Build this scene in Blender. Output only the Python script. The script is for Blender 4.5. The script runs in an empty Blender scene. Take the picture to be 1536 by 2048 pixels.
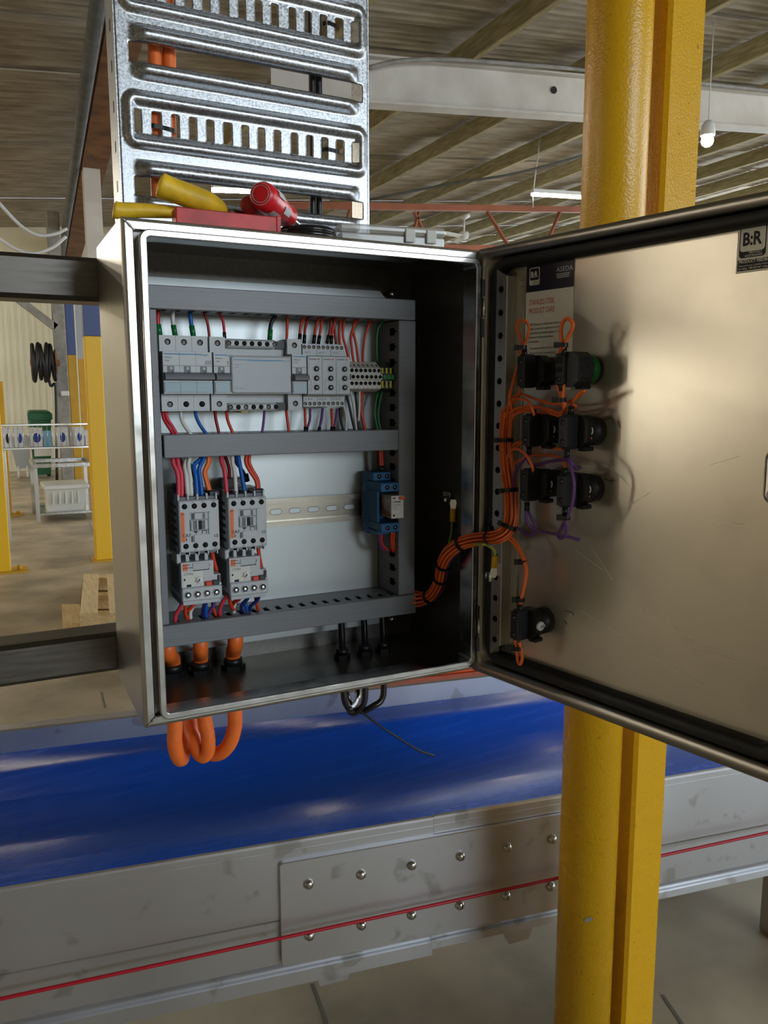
import bpy, bmesh, math, random
from mathutils import Vector, Matrix
random.seed(7)
scene = bpy.context.scene
col = scene.collection
V = Vector
# ------------------------------------------------------------------ camera
YAW, PITCH, ROLL = math.radians(26.5654), math.radians(-8.3222), math.radians(-.0952)
CAM = V((-.1248, -.7941, .3347)); FPX = 1589.0
_f = V((math.sin(YAW)*math.cos(PITCH), math.cos(YAW)*math.cos(PITCH), math.sin(PITCH)))
_r = V((math.cos(YAW), -math.sin(YAW), 0)); _u = _r.cross(_f)
RT = math.cos(ROLL)*_r + math.sin(ROLL)*_u; UP = -math.sin(ROLL)*_r + math.cos(ROLL)*_u; FW = _f
cam = bpy.data.cameras.new('camera'); co = bpy.data.objects.new('camera', cam); col.objects.link(co)
co.matrix_world = Matrix(((RT.x, UP.x, -FW.x, CAM.x), (RT.y, UP.y, -FW.y, CAM.y), (RT.z, UP.z, -FW.z, CAM.z), (0, 0, 0, 1)))
cam.sensor_fit = 'HORIZONTAL'; cam.sensor_width = 36; cam.lens = 36*FPX/1536; cam.clip_start = .02; cam.clip_end = 200
scene.camera = co
# ------------------------------------------------------------------ daylight and exposure
w = bpy.data.worlds.new('sky'); scene.world = w; w.use_nodes = True
bg = w.node_tree.nodes['Background']; bg.inputs[0].default_value = (.80, .90, 1.0, 1); bg.inputs[1].default_value = 2.6
scene.view_settings.view_transform = 'Standard'; scene.view_settings.look = 'None'
scene.view_settings.exposure = 0.66; scene.view_settings.gamma = 1; scene.view_settings.use_curve_mapping = False
scene.cycles.use_denoising = True
scene.cycles.max_bounces = 6; scene.cycles.sample_clamp_indirect = 6; scene.cycles.adaptive_threshold = .06; scene.cycles.diffuse_bounces = 3; scene.cycles.transparent_max_bounces = 4
WINDOW_POWER = 8.5; LAMP_POWER = 55.0
# ------------------------------------------------------------------ measuring helpers: a line of sight met with a real plane
def ray(x, y): return FW + RT*((x-768)/FPX) - UP*((y-1024)/FPX)
def onY(x, y, Y): d = ray(x, y); return CAM + d*((Y-CAM.y)/d.y)
def onZ(x, y, Z): d = ray(x, y); return CAM + d*((Z-CAM.z)/d.z)
def onP(x, y, p, n): d = ray(x, y); return CAM + d*((p-CAM).dot(n)/d.dot(n))
TH = math.radians(-78.7); DD = V((math.cos(TH), math.sin(TH), 0)); DN = V((DD.y, -DD.x, 0)); DO = V((.3908, 0, 0))
DOORM = Matrix(((DD.x, -DN.x, 0, DO.x), (DD.y, -DN.y, 0, DO.y), (0, 0, 1, 0), (0, 0, 0, 1)))
def onD(x, y, wd): return onP(x, y, DO+DN*wd, DN)
CO = V((-.1531, .5958, 0)); E1 = V((.98659, -.1633, 0)).normalized(); E2 = V((-E1.y, E1.x, 0))
CONVM = Matrix(((E1.x, E2.x, 0, CO.x), (E1.y, E2.y, 0, CO.y), (0, 0, 1, 0), (0, 0, 0, 1)))
FLOOR = -1.02
# ------------------------------------------------------------------ materials
MATS = {}
def mat(name, c=(.5, .5, .5), rough=.5, metal=0., var=0., scale=30., stretch=(1, 1, 1), bump=0., bscale=None, emit=0., trans=0., alpha=1., c2=None, detail=4., rvar=0., coat=0., ior=1.45, spec=.5):
    m = bpy.data.materials.new(name); m.use_nodes = True; nt = m.node_tree; b = nt.nodes['Principled BSDF']
    b.inputs['Base Color'].default_value = (*c, 1); b.inputs['Roughness'].default_value = rough; b.inputs['Metallic'].default_value = metal
    b.inputs['Transmission Weight'].default_value = trans; b.inputs['Alpha'].default_value = alpha; b.inputs['IOR'].default_value = ior
    b.inputs['Coat Weight'].default_value = coat; b.inputs['Specular IOR Level'].default_value = spec
    if emit: b.inputs['Emission Color'].default_value = (*c, 1); b.inputs['Emission Strength'].default_value = emit
    if var or c2 or bump or rvar:
        tc = nt.nodes.new('ShaderNodeTexCoord'); mp = nt.nodes.new('ShaderNodeMapping'); mp.inputs['Scale'].default_value = stretch
        nt.links.new(tc.outputs['Object'], mp.inputs[0])
        n = nt.nodes.new('ShaderNodeTexNoise'); n.inputs['Scale'].default_value = scale; n.inputs['Detail'].default_value = detail
        nt.links.new(mp.outputs[0], n.inputs['Vector'])
        if var or c2:
            mx = nt.nodes.new('ShaderNodeMix'); mx.data_type = 'RGBA'
            lo = tuple(max(0, x*(1-var)) for x in c); hi = c2 or tuple(min(1, x*(1+var)) for x in c)
            mx.inputs['A'].default_value = (*lo, 1); mx.inputs['B'].default_value = (*hi, 1)
            rp = nt.nodes.new('ShaderNodeMapRange'); rp.inputs[1].default_value = .35; rp.inputs[2].default_value = .65
            nt.links.new(n.outputs[0], rp.inputs[0]); nt.links.new(rp.outputs[0], mx.inputs[0]); nt.links.new(mx.outputs['Result'], b.inputs['Base Color'])
        if rvar:
            rp = nt.nodes.new('ShaderNodeMapRange'); rp.inputs[1].default_value = .3; rp.inputs[2].default_value = .7
            rp.inputs[3].default_value = max(.02, rough-rvar); rp.inputs[4].default_value = min(1, rough+rvar)
            nt.links.new(n.outputs[0], rp.inputs[0]); nt.links.new(rp.outputs[0], b.inputs['Roughness'])
        if bump:
            nb = n
            if bscale:
                nb = nt.nodes.new('ShaderNodeTexNoise'); nb.inputs['Scale'].default_value = bscale; nb.inputs['Detail'].default_value = 3
                nt.links.new(mp.outputs[0], nb.inputs['Vector'])
            bp = nt.nodes.new('ShaderNodeBump'); bp.inputs['Strength'].default_value = bump; bp.inputs['Distance'].default_value = .002
            nt.links.new(nb.outputs[0], bp.inputs['Height']); nt.links.new(bp.outputs[0], b.inputs['Normal'])
    MATS[name] = m
    return m
mat('steel_v', (.44, .42, .38), .37, 1, var=.06, scale=14, stretch=(30, 30, 1.2), rvar=.05)
mat('steel_in', (.17, .163, .148), .34, .72, var=.08, scale=10, stretch=(20, 2, 20), rvar=.05)  # same stainless inside, colour darkened to stand in for its dark reflections
mat('steel_front', (.50, .50, .49), .22, 1, var=.14, scale=8, stretch=(6, 6, 6), rvar=.05)
mat('steel_dull', (.13, .12, .108), .36, 1, var=.12, scale=10, stretch=(2, 20, 20), rvar=.08)
mat('steel_conv', (.58, .585, .60), .42, 1, var=.05, scale=3, stretch=(1, 1, 1), rvar=.05)
mat('steel_dark', (.20, .19, .18), .35, 1, var=.1, scale=20)
mat('chrome', (.8, .8, .8), .12, 1); mat('weld', (.35, .33, .32), .3, 1, var=.4, scale=300, bump=.6, bscale=300)
mat('zinc_plate', (.44, .47, .475), .42, .55, var=.04, scale=6, rvar=.06)
mat('din', (.33, .305, .26), .28, 1, var=.1, scale=12, stretch=(1, 8, 8))
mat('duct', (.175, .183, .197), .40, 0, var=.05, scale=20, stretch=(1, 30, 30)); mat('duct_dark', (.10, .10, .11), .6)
mat('lgrey', (.47, .49, .505), .42, var=.02, scale=30); mat('lgrey2', (.43, .455, .475), .42); mat('mgrey', (.12, .13, .145), .45)
mat('dgrey', (.045, .046, .05), .5); mat('black', (.008, .008, .009), .42); mat('hole', (.004, .004, .004), .7); mat('blackgloss', (.01, .01, .011), .22)
mat('rubber', (.012, .012, .012), .55, rvar=.08, scale=20); mat('coverglass', (.36, .385, .415), .38, var=.04, scale=25); mat('screwzinc', (.72, .71, .68), .35, .75); mat('toggle', (.17, .18, .195), .45)
mat('bluewin', (.25, .345, .395), .35); mat('blueline', (.03, .17, .36), .4); mat('printgrey', (.10, .11, .13), .6); mat('printlite', (.62, .66, .70), .6)
mat('orangeprint', (.72, .16, .05), .5); mat('redprint', (.60, .06, .03), .5); mat('white', (.75, .75, .72), .5); mat('offwhite', (.62, .61, .56), .5)
mat('ink', (.012, .012, .016), .6); mat('paper', (.86, .84, .77), .65, var=.02); mat('cardnavy', (.012, .013, .03), .35)
mat('relayblue', (.015, .11, .27), .40, var=.05, scale=30); mat('relayclear', (.33, .29, .22), .15, var=.5, scale=90, coat=.6)
for n, c in dict(red=(.50, .012, .018), pinkred=(.62, .05, .085), darkred=(.30, .016, .012), ored=(.62, .055, .018), orange=(.86, .165, .03), white=(.66, .65, .62), blue=(.004, .10, .42), dkblue=(.015, .02, .14), purple=(.14, .05, .21), black=(.01, .01, .012), green=(.02, .16, .05), gy=(.42, .42, .06)).items():
    mat('w_'+n, c, .40)
mat('cable_orange', (.80, .16, .025), .42, var=.07, scale=60)
mat('ferrule_green', (.01, .16, .04), .3); mat('lugyellow', (.82, .48, .02), .4); mat('yellow_gy', (.55, .48, .03), .5)
mat('cblock', (.018, .018, .02), .42); mat('greenlens', (.0, .13, .02), .3); mat('galv', (.30, .315, .335), .36, 1, c2=(.56, .58, .61), scale=420, detail=2, rvar=.08)
mat('post_yellow', (.68, .36, .007), .26, scale=10, bump=.42, bscale=240, rvar=.06, c2=(.78, .43, .009))
mat('col_yellow', (.90, .52, .008), .45); mat('col_yellow2', (.62, .34, .01), .5, var=.1, scale=4); mat('col_blue', (.075, .105, .26), .5)
mat('handle_yellow', (.74, .46, .02), .45, var=.18, scale=45, bump=.2, bscale=60); mat('tool_red', (.52, .035, .035), .45, var=.2, scale=40); mat('driver_red', (.62, .012, .02), .3); mat('driver_grey', (.50, .50, .47), .5)
mat('clearbox', (.62, .61, .56), .18, alpha=.62, coat=.4); mat('belt', (.001, .085, .64), .25, var=.06, scale=3, stretch=(.5, 20, 20), rvar=.05, spec=.32)
mat('rope', (.42, .008, .02), .4); mat('concrete', (.33, .275, .185), .5, c2=(.62, .53, .375), var=.15, scale=2.2, detail=8, rvar=.12, bump=.1, bscale=40)
mat('roof', (.29, .25, .19), .8, c2=(.44, .39, .31), var=.1, scale=2.2, stretch=(1, 5, 1), detail=8, bump=.6, bscale=30)
mat('timber', (.34, .29, .15), .75, c2=(.46, .40, .23), var=.15, scale=5, stretch=(8, 1, 8)); mat('beam_white', (.62, .59, .54), .6, c2=(.5, .46, .41), var=.0, scale=2.5, detail=8, bump=.3, bscale=40)
mat('rust', (.16, .065, .03), .7, c2=(.26, .12, .05), var=.2, scale=5, detail=6); mat('darksteel', (.10, .10, .095), .6, var=.2, scale=6); mat('redoxide', (.30, .09, .04), .6, var=.1, scale=3)
mat('cream', (.72, .69, .53), .5); mat('wallgrey', (.50, .51, .49), .7); mat('colgrey', (.26, .245, .22), .6, var=.2, scale=9, detail=6); mat('wheelie', (.01, .10, .035), .45); mat('whiteplastic', (.76, .76, .70), .35)
mat('pine', (.86, .66, .36), .7, var=.12, scale=6, stretch=(10, 1, 10)); mat('pinedark', (.26, .12, .04), .8); mat('chromewire', (.7, .7, .68), .25, 1); mat('boxwhite', (.74, .74, .74), .6); mat('boxblue', (.02, .06, .32), .6); mat('boxcyan', (.22, .45, .62), .6)
mat('tube_lit', (1, .90, .74), .5, emit=LAMP_POWER); mat('window_sky', (.80, .91, 1.0), .5, emit=WINDOW_POWER); mat('doorway_sun', (1.0, .93, .78), .5, emit=WINDOW_POWER*1.35); mat('lampcase', (.7, .7, .68), .5); mat('orangesign', (.80, .10, .02), .5)
mat('wallwarm', (.62, .54, .41), .8, var=.08, scale=1.0); mat('grime', (.19, .175, .15), .5, 0)
# door liner: smudged, scratched stainless
def add_smudge(name, scale, lo, hi, c1, c2, spots=None):
    m = MATS[name]; nt = m.node_tree; b = nt.nodes['Principled BSDF']
    tc = nt.nodes.new('ShaderNodeTexCoord'); n = nt.nodes.new('ShaderNodeTexNoise'); n.inputs['Scale'].default_value = scale; n.inputs['Detail'].default_value = 3
    nt.links.new(tc.outputs['Object'], n.inputs['Vector'])
    rp = nt.nodes.new('ShaderNodeMapRange'); rp.inputs[1].default_value = lo; rp.inputs[2].default_value = hi; rp.interpolation_type = 'SMOOTHSTEP'
    nt.links.new(n.outputs[0], rp.inputs[0])
    mx = nt.nodes.new('ShaderNodeMix'); mx.data_type = 'RGBA'; mx.inputs['A'].default_value = (*c1, 1); mx.inputs['B'].default_value = (*c2, 1)
    nt.links.new(rp.outputs[0], mx.inputs[0]); nt.links.new(mx.outputs['Result'], b.inputs['Base Color'])
mat('liner', (.56, .53, .46), .24, .62); mat('steel_frame', (.27, .255, .23), .30, 1)
add_smudge('liner', 14, .48, .75, (.56, .515, .425), (.50, .455, .375))
add_smudge('post_yellow', 120, .66, .78, (.70, .375, .007), (.34, .19, .02))
add_smudge('steel_conv', 14, .60, .68, (.60, .61, .64), (.45, .45, .45))
# ------------------------------------------------------------------ mesh builder
class MB:
    def __init__(s, M=None): s.v = []; s.f = []; s.sm = []; s.mi = []; s.M = M
    def add(s, vs, fs, smooth=False, m=0):
        k = len(s.v)
        for p in vs:
            p = V(p); s.v.append(s.M @ p if s.M else p)
        for f in fs: s.f.append([i+k for i in f]); s.sm.append(smooth); s.mi.append(m)
        return s
    def box(s, x0, x1, y0, y1, z0, z1, b=0., m=0):
        x0, x1 = min(x0, x1), max(x0, x1); y0, y1 = min(y0, y1), max(y0, y1); z0, z1 = min(z0, z1), max(z0, z1)
        b = min(b, (x1-x0)*.45, (y1-y0)*.45, (z1-z0)*.45)
        if b <= 0:
            return s.add([(x, y, z) for x in (x0, x1) for y in (y0, y1) for z in (z0, z1)], [(0, 1, 3, 2), (4, 6, 7, 5), (0, 4, 5, 1), (2, 3, 7, 6), (0, 2, 6, 4), (1, 5, 7, 3)], m=m)
        vs = []; X = (x0, x1); Y = (y0, y1); Z = (z0, z1); idx = {}
        for i in (0, 1):
            for j in (0, 1):
                for k in (0, 1):
                    x, y, z = X[i], Y[j], Z[k]; ix, iy, iz = x+b*(1-2*i), y+b*(1-2*j), z+b*(1-2*k)
                    idx[i, j, k] = len(vs); vs += [(x, iy, iz), (ix, y, iz), (ix, iy, z)]
        F = []
        for i in (0, 1): F.append([idx[i, 0, 0], idx[i, 1, 0], idx[i, 1, 1], idx[i, 0, 1]])
        for j in (0, 1): F.append([idx[0, j, 0]+1, idx[1, j, 0]+1, idx[1, j, 1]+1, idx[0, j, 1]+1])
        for k in (0, 1): F.append([idx[0, 0, k]+2, idx[1, 0, k]+2, idx[1, 1, k]+2, idx[0, 1, k]+2])
        for i in (0, 1):
            for j in (0, 1): F.append([idx[i, j, 0], idx[i, j, 1], idx[i, j, 1]+1, idx[i, j, 0]+1])
            for k in (0, 1): F.append([idx[i, 0, k], idx[i, 1, k], idx[i, 1, k]+2, idx[i, 0, k]+2])
        for j in (0, 1):
            for k in (0, 1): F.append([idx[0, j, k]+1, idx[1, j, k]+1, idx[1, j, k]+2, idx[0, j, k]+2])
        for q in idx.values(): F.append([q, q+1, q+2])
        return s.add(vs, F, m=m)
    def cyl(s, p0, p1, r0, r1=None, n=16, m=0, caps=True, smooth=True):
        p0, p1 = V(p0), V(p1); r1 = r0 if r1 is None else r1; d = (p1-p0).normalized()
        a = d.orthogonal().normalized(); b = d.cross(a); vs = []
        for p, r in ((p0, r0), (p1, r1)):
            for i in range(n): t = 2*math.pi*i/n; vs.append(p+a*(r*math.cos(t))+b*(r*math.sin(t)))
        s.add(vs, [(i, (i+1) % n, n+(i+1) % n, n+i) for i in range(n)], smooth, m)
        if caps: s.add(vs[:n], [tuple(range(n))[::-1]], False, m); s.add(vs[n:], [tuple(range(n))], False, m)
        return s
    def lathe(s, prof, c, d, n=20, m=0):
        c = V(c); d = V(d).normalized(); a = d.orthogonal().normalized(); b = d.cross(a); vs = []
        for r, h in prof:
            for i in range(n): t = 2*math.pi*i/n; vs.append(c+d*h+a*(r*math.cos(t))+b*(r*math.sin(t)))
        fs = [(k*n+i, k*n+(i+1) % n, (k+1)*n+(i+1) % n, (k+1)*n+i) for k in range(len(prof)-1) for i in range(n)]
        fs += [tuple(range(n))[::-1], tuple(range((len(prof)-1)*n, len(prof)*n))]
        return s.add(vs, fs, True, m)
    def tube(s, pts, r, n=8, m=0, smooth=True, caps=True):
        pts = [V(p) for p in pts]; T = []
        for i in range(len(pts)):
            T.append((pts[min(i+1, len(pts)-1)]-pts[max(i-1, 0)]).normalized())
        a = T[0].orthogonal().normalized(); vs = []
        for i, p in enumerate(pts):
            a = (a-T[i]*a.dot(T[i])); a = a.normalized() if a.length > 1e-6 else T[i].orthogonal().normalized(); b = T[i].cross(a)
            ri = r[i] if isinstance(r, (list, tuple)) else r
            for k in range(n): t = 2*math.pi*k/n; vs.append(p+a*(ri*math.cos(t))+b*(ri*math.sin(t)))
        fs = [(i*n+k, i*n+(k+1) % n, (i+1)*n+(k+1) % n, (i+1)*n+k) for i in range(len(pts)-1) for k in range(n)]
        s.add(vs, fs, smooth, m)
        if caps: s.add(vs[:n], [tuple(range(n))[::-1]], False, m); s.add(vs[-n:], [tuple(range(n))], False, m)
        return s
    def prism(s, poly, a0, a1, axis='x', m=0, smooth=False):
        def P(a, p):
            return (a, p[0], p[1]) if axis == 'x' else ((p[0], a, p[1]) if axis == 'y' else (p[0], p[1], a))
        n = len(poly); vs = [P(a0, p) for p in poly]+[P(a1, p) for p in poly]
        s.add(vs, [(i, (i+1) % n, n+(i+1) % n, n+i) for i in range(n)], smooth, m)
        return s.add(vs, [tuple(range(n))[::-1], tuple(range(n, 2*n))], False, m)
    def loft(s, rings, cap0=False, cap1=False, smooth=True, m=0):
        n = len(rings[0]); vs = [p for r in rings for p in r]
        s.add(vs, [(k*n+i, k*n+(i+1) % n, (k+1)*n+(i+1) % n, (k+1)*n+i) for k in range(len(rings)-1) for i in range(n)], smooth, m)
        if cap0: s.add(rings[0], [tuple(range(n))], False, m)
        if cap1: s.add(rings[-1], [tuple(range(n))], False, m)
        return s
    def sph(s, c, r, n=12, k=7, m=0, sc=(1, 1, 1)):
        c = V(c); vs = []
        for j in range(k+1):
            t = math.pi*j/k
            for i in range(n): a = 2*math.pi*i/n; vs.append(c+V((sc[0]*r*math.sin(t)*math.cos(a), sc[1]*r*math.sin(t)*math.sin(a), sc[2]*r*math.cos(t))))
        return s.add(vs, [(j*n+i, j*n+(i+1) % n, (j+1)*n+(i+1) % n, (j+1)*n+i) for j in range(k) for i in range(n)], True, m)
    def build(s, name, mats, parent=None, recalc=True, pivot=None):
        off = V((0, 0, 0)); p = parent
        while p is not None: off += p.location; p = p.parent
        loc = V((0, 0, 0))
        if parent is None:
            xs = [q.x for q in s.v]; ys = [q.y for q in s.v]; zs = [q.z for q in s.v]
            loc = V(((min(xs)+max(xs))/2, (min(ys)+max(ys))/2, min(zs))); off = loc
        me = bpy.data.meshes.new(name); me.from_pydata([q-off for q in s.v], [], s.f)
        mats = [mats] if isinstance(mats, str) else mats
        for k in mats: me.materials.append(MATS[k])
        me.polygons.foreach_set('use_smooth', s.sm); me.polygons.foreach_set('material_index', s.mi)
        if recalc:
            bm = bmesh.new(); bm.from_mesh(me); bmesh.ops.remove_doubles(bm, verts=bm.verts, dist=1e-6) if len(s.v) < 3000 else None
            bmesh.ops.recalc_face_normals(bm, faces=bm.faces); bm.to_mesh(me); bm.free()
        me.validate(); me.update()
        o = bpy.data.objects.new(name, me); col.objects.link(o); o.parent = parent; o.location = loc
        return o
def tag(o, label, cat, group=None):
    o['label'] = label; o['category'] = cat
    if group: o['group'] = group
    return o
def thing(name, label, cat, loc, group=None):
    o = bpy.data.objects.new(name, None); col.objects.link(o); o.location = V(loc); o.empty_display_size = .01
    return tag(o, label, cat, group)
def struct(o): o['kind'] = 'structure'; return o
def copy_tree(o, delta=(0, 0, 0), parent=None):
    c = o.copy(); col.objects.link(c); c.parent = parent; c.location = o.location+V(delta)
    for ch in list(o.children): copy_tree(ch, (0, 0, 0), c)
    return c
def text(s, size, P, ex, ez, m, parent, align='LEFT', bold=0., name='lettering', squash=1.):
    cu = bpy.data.curves.new('t', 'FONT'); cu.body = s; cu.size = size; cu.align_x = align; cu.offset = bold*size; cu.resolution_u = 2
    ob = bpy.data.objects.new('t', cu); me = bpy.data.meshes.new_from_object(ob); bpy.data.objects.remove(ob); bpy.data.curves.remove(cu)
    off = V((0, 0, 0)); p = parent
    while p is not None: off += p.location; p = p.parent
    ex = V(ex).normalized(); ez = V(ez).normalized()
    for v_ in me.vertices: v_.co = V(P)-off+ex*(v_.co.x*squash)+ez*v_.co.y
    me.name = name; me.materials.clear(); me.materials.append(MATS[m])
    o = bpy.data.objects.new(name, me); col.objects.link(o); o.parent = parent
    return o
def rr(x0, x1, z0, z1, r, y, n=5):
    out = []
    for cx, cz, a0 in ((x1-r, z1-r, 0), (x0+r, z1-r, 90), (x0+r, z0+r, 180), (x1-r, z0+r, 270)):
        for i in range(n+1): a = math.radians(a0+90*i/n); out.append((cx+r*math.cos(a), y, cz+r*math.sin(a)))
    return out
def spline(pts, k=6):
    pts = [V(p) for p in pts]
    if len(pts) < 3: return [pts[0].lerp(pts[-1], i/4) for i in range(5)]
    out = []; P = [pts[0]*2-pts[1]]+pts+[pts[-1]*2-pts[-2]]
    for i in range(1, len(P)-2):
        a, b, c, d = P[i-1], P[i], P[i+1], P[i+2]
        for j in range(k):
            t = j/k; out.append(.5*((2*b)+(c-a)*t+(2*a-5*b+4*c-d)*t*t+(3*b-a-3*c+d)*t**3))
    return out+[pts[-1]]
X_, Y_, Z_ = V((1, 0, 0)), V((0, 1, 0)), V((0, 0, 1))
# ================================================================== THE SETTING
RS = .0963
def roofz(x): return 3.2+RS*x
mb = MB(); mb.add([(-14, -11, FLOOR), (18, -11, FLOOR), (18, 34, FLOOR), (-14, 34, FLOOR)], [(0, 1, 2, 3)])
floor = struct(mb.build('floor', 'concrete', recalc=False))
mb = MB(); c0 = onZ(96, 1362, FLOOR); c1 = onZ(207, 1385, FLOOR)
mb = MB()
for a, b in (((203, 1384), (211, 1416)), ((625, 1968), (652, 2040)), ((652, 2040), (660, 2090)), ((1325, 1990), (1372, 2060)), ((178, 1045), (203, 1100))):
    p, q = onZ(*a, FLOOR), onZ(*b, FLOOR); d = (q-p).normalized(); n = V((-d.y, d.x, 0))*.004
    mb.add([p-n+Z_*.001, p+n+Z_*.001, q+n+Z_*.001, q-n+Z_*.001], [(0, 1, 2, 3)])
mb.build('expansion_joint', 'grime', floor, recalc=False)
# corrugated roof sheeting
ceil = bpy.data.objects.new('ceiling', None); col.objects.link(ceil); struct(ceil)
def corrugated(x0, x1, y0, y1, pitch=.146, amp=.022, k=6):
    mb = MB(); n = int((y1-y0)/pitch*k); vs = []
    for i in range(n+1):
        y = y0+(y1-y0)*i/n; dz = amp*math.cos(2*math.pi*y/pitch)
        vs += [(x0, y, roofz(x0)+dz), (x1, y, roofz(x1)+dz)]
    mb.add(vs, [(2*i, 2*i+1, 2*i+3, 2*i+2) for i in range(n)], True)
    return mb
edges = [-11+1.0*i for i in range(17)]+[5.75, 6.49, 6.84, 7.63, 8.84, 10.0, 11.12, 12.83, 14.35]+[15.4+1.1*i for i in range(17)]
for k in range(len(edges)-1):
    o = corrugated(-14, 18, edges[k]-.12, edges[k+1], pitch=.146 if k > 40 else .11, amp=.022 if k > 40 else .012).build('roof_sheet', 'roof', ceil, recalc=False)
    o.location.z += .035 if k % 2 else 0.
for i in range(-7, 10):
    x = 4.10+1.45*i
    if -1 < x < 2: continue
    mb = MB(); mb.box(x-.035, x+.035, -10.8, 33, roofz(x)-.225, roofz(x)-.025, b=.006); mb.build('purlin', 'timber', ceil)
def ibeam(mb, y, x0, x1, d, wdt, dz=-.225, tf=.02):
    for a0, a1, h0, h1 in ((-wdt/2, wdt/2, 0, -tf), (-wdt/2, wdt/2, -d, -d+tf), (-.006, .006, -tf, -d+tf)):
        vs = []
        for x in (x0, x1):
            for yy_ in (y+a0, y+a1):
                for h in (h0, h1): vs.append((x, yy_, roofz(x)+dz+h))
        mb.add(vs, [(0, 1, 3, 2), (4, 6, 7, 5), (0, 4, 5, 1), (2, 3, 7, 6), (0, 2, 6, 4), (1, 5, 7, 3)])
for y, d in ((5.95, .40), (-4., .40), (24., .4)):
    mb = MB(); ibeam(mb, y, -14 if y < 0 else 2.2, 18, d, .17); mb.build('roof_beam', 'beam_white', ceil)
mb = MB(); mb.tube(spline([onY(735, 136, 5.8), onY(800, 122, 5.8), onY(900, 119, 5.8), onY(1030, 128, 5.8), onY(1180, 141, 5.8), onY(1450, 172, 5.8), onY(1600, 188, 5.8)]), .02, 8); mb.build('conduit', 'colgrey', ceil)
mb = MB(); p = onY(1108, 180, 5.93); mb.cyl(p, p+V((0, -.004, 0)), .035, n=12); mb.build('bolt_hole', 'hole', ceil)
# rusty eaves beam, its conduit and bracket
pa, pb = onZ(222, 190, 2.85), onZ(146, 520, 2.85)
mb = MB(); d = (pb-pa).normalized(); n = V((-d.y, d.x, 0)).normalized(); pa = pa-d*3
mb.add([q+n*a+Z_*h for q in (pa, pb+d*2) for a in (-.13, .13) for h in (0, .28)], [(0, 1, 3, 2), (4, 6, 7, 5), (0, 4, 5, 1), (2, 3, 7, 6), (0, 2, 6, 4), (1, 5, 7, 3)])
mb.build('eaves_beam', 'rust', ceil)
mb = MB(); mb.tube([pa+n*.2+Z_*.02, pb+d*2+n*.2+Z_*.02], .055, 10); mb.build('conduit', 'darksteel', ceil)
mb = MB(); p = onY(190, 470, 9.); mb.box(p.x-.09, p.x+.09, 9, 9.15, 1.6, 2.9); mb.build('bracket', 'beam_white', ceil)
# walls
def wall(name, x0, x1, y0, y1, z1, m):
    mb = MB(); mb.box(x0, x1, y0, y1, FLOOR, z1); return struct(mb.build(name, m))
wb = wall('wall_back', -14, 2.3, 15.2, 15.35, 3.6, 'cream')
for i in range(26):
    x = -.6+.11*i; mb = MB(); mb.box(x, x+.012, 15.185, 15.2, FLOOR, 2.9); mb.build('panel_rib', 'cream', wb)
wall('wall_far', 2.3, 18, 32, 32.2, 6, 'wallgrey'); wall('wall_left', -14.2, -14, -11, 15.2, 2.2, 'wallwarm'); wall('wall_front', -14, 18, -11.2, -11, 6, 'wallwarm')
def window(n, x0, x1, y0, y1, z0, z1, axis, pm='window_sky'):
    root = bpy.data.objects.new('window_%d' % n, None); col.objects.link(root); struct(root); root.location = ((x0+x1)/2, (y0+y1)/2, z0)
    mb = MB()
    if axis == 'x': mb.add([(x0, y0, z0), (x0, y1, z0), (x0, y1, z1), (x0, y0, z1)], [(0, 1, 2, 3)])
    else: mb.add([(x0, y0, z0), (x1, y0, z0), (x1, y0, z1), (x0, y0, z1)], [(3, 2, 1, 0)])
    mb.build('pane', pm, root, recalc=False)
    mb = MB(); t = .06
    if axis == 'x':
        for a, b, c, d_ in ((y0-t, y1+t, z0-t, z0), (y0-t, y1+t, z1, z1+t), (y0-t, y0, z0, z1), (y1, y1+t, z0, z1), ((y0+y1)/2-.03, (y0+y1)/2+.03, z0, z1)): mb.box(x0-.02, x0+.05, a, b, c, d_)
    else:
        for a, b, c, d_ in ((x0-t, x1+t, z0-t, z0), (x0-t, x1+t, z1, z1+t), (x0-t, x0, z0, z1), (x1, x1+t, z0, z1), ((x0+x1)/2-.03, (x0+x1)/2+.03, z0, z1)): mb.box(a, b, y0-.02, y0+.05, c, d_)
    mb.build('window_frame', 'lampcase', root)
window(1, 1.6, 9.0, -10.98, -10.98, .7, 3.0, 'y'); window(2, -13.98, -13.98, 5.5, 6.1, -.5, 1.6, 'x', 'doorway_sun'); window(3, -13.98, -13.98, 3.2, 4.6, .98, 1.28, 'x', 'doorway_sun')
# ------------------------------------------------------------------ lamps
def batten(p, q, label, group='ceiling tube lights'):
    t = thing('tube_light', label, 'light', (p+q)/2, group); d = (q-p).normalized(); n = V((-d.y, d.x, 0))
    mb = MB(); mb.add([r+n*a+Z_*h for r in (p, q) for a in (-.035, .035) for h in (.02, .07)], [(0, 1, 3, 2), (4, 6, 7, 5), (0, 4, 5, 1), (2, 3, 7, 6), (0, 2, 6, 4), (1, 5, 7, 3)]); mb.build('housing', 'lampcase', t)
    mb = MB(); mb.tube([p, q], .022, 10); mb.build('tube', 'tube_lit', t); return t
batten(onY(424, 380, 7.5), onY(505, 383, 7.5), 'glowing white tube light seen through the slot of the cable tray')
tb = batten(onY(1064, 389, 8.5), onY(1200, 397, 8.5), 'slim tube light hanging on a rod below the white roof beam')
mb = MB(); mb.tube([onY(1084, 244, 8.5), onY(1066, 388, 8.5)], .009, 6); mb.tube([onY(1066, 388, 8.5), onY(1066, 415, 8.5)], .006, 6); mb.build('drop_rod', 'lampcase', tb)
tb.children[1].data.materials[0] = MATS['lampcase']
lp = onY(1415, 277, 5.0)
t = thing('high_bay_lamp', 'bright round warm lamp beside the square yellow post', 'lamp', lp)
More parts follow.
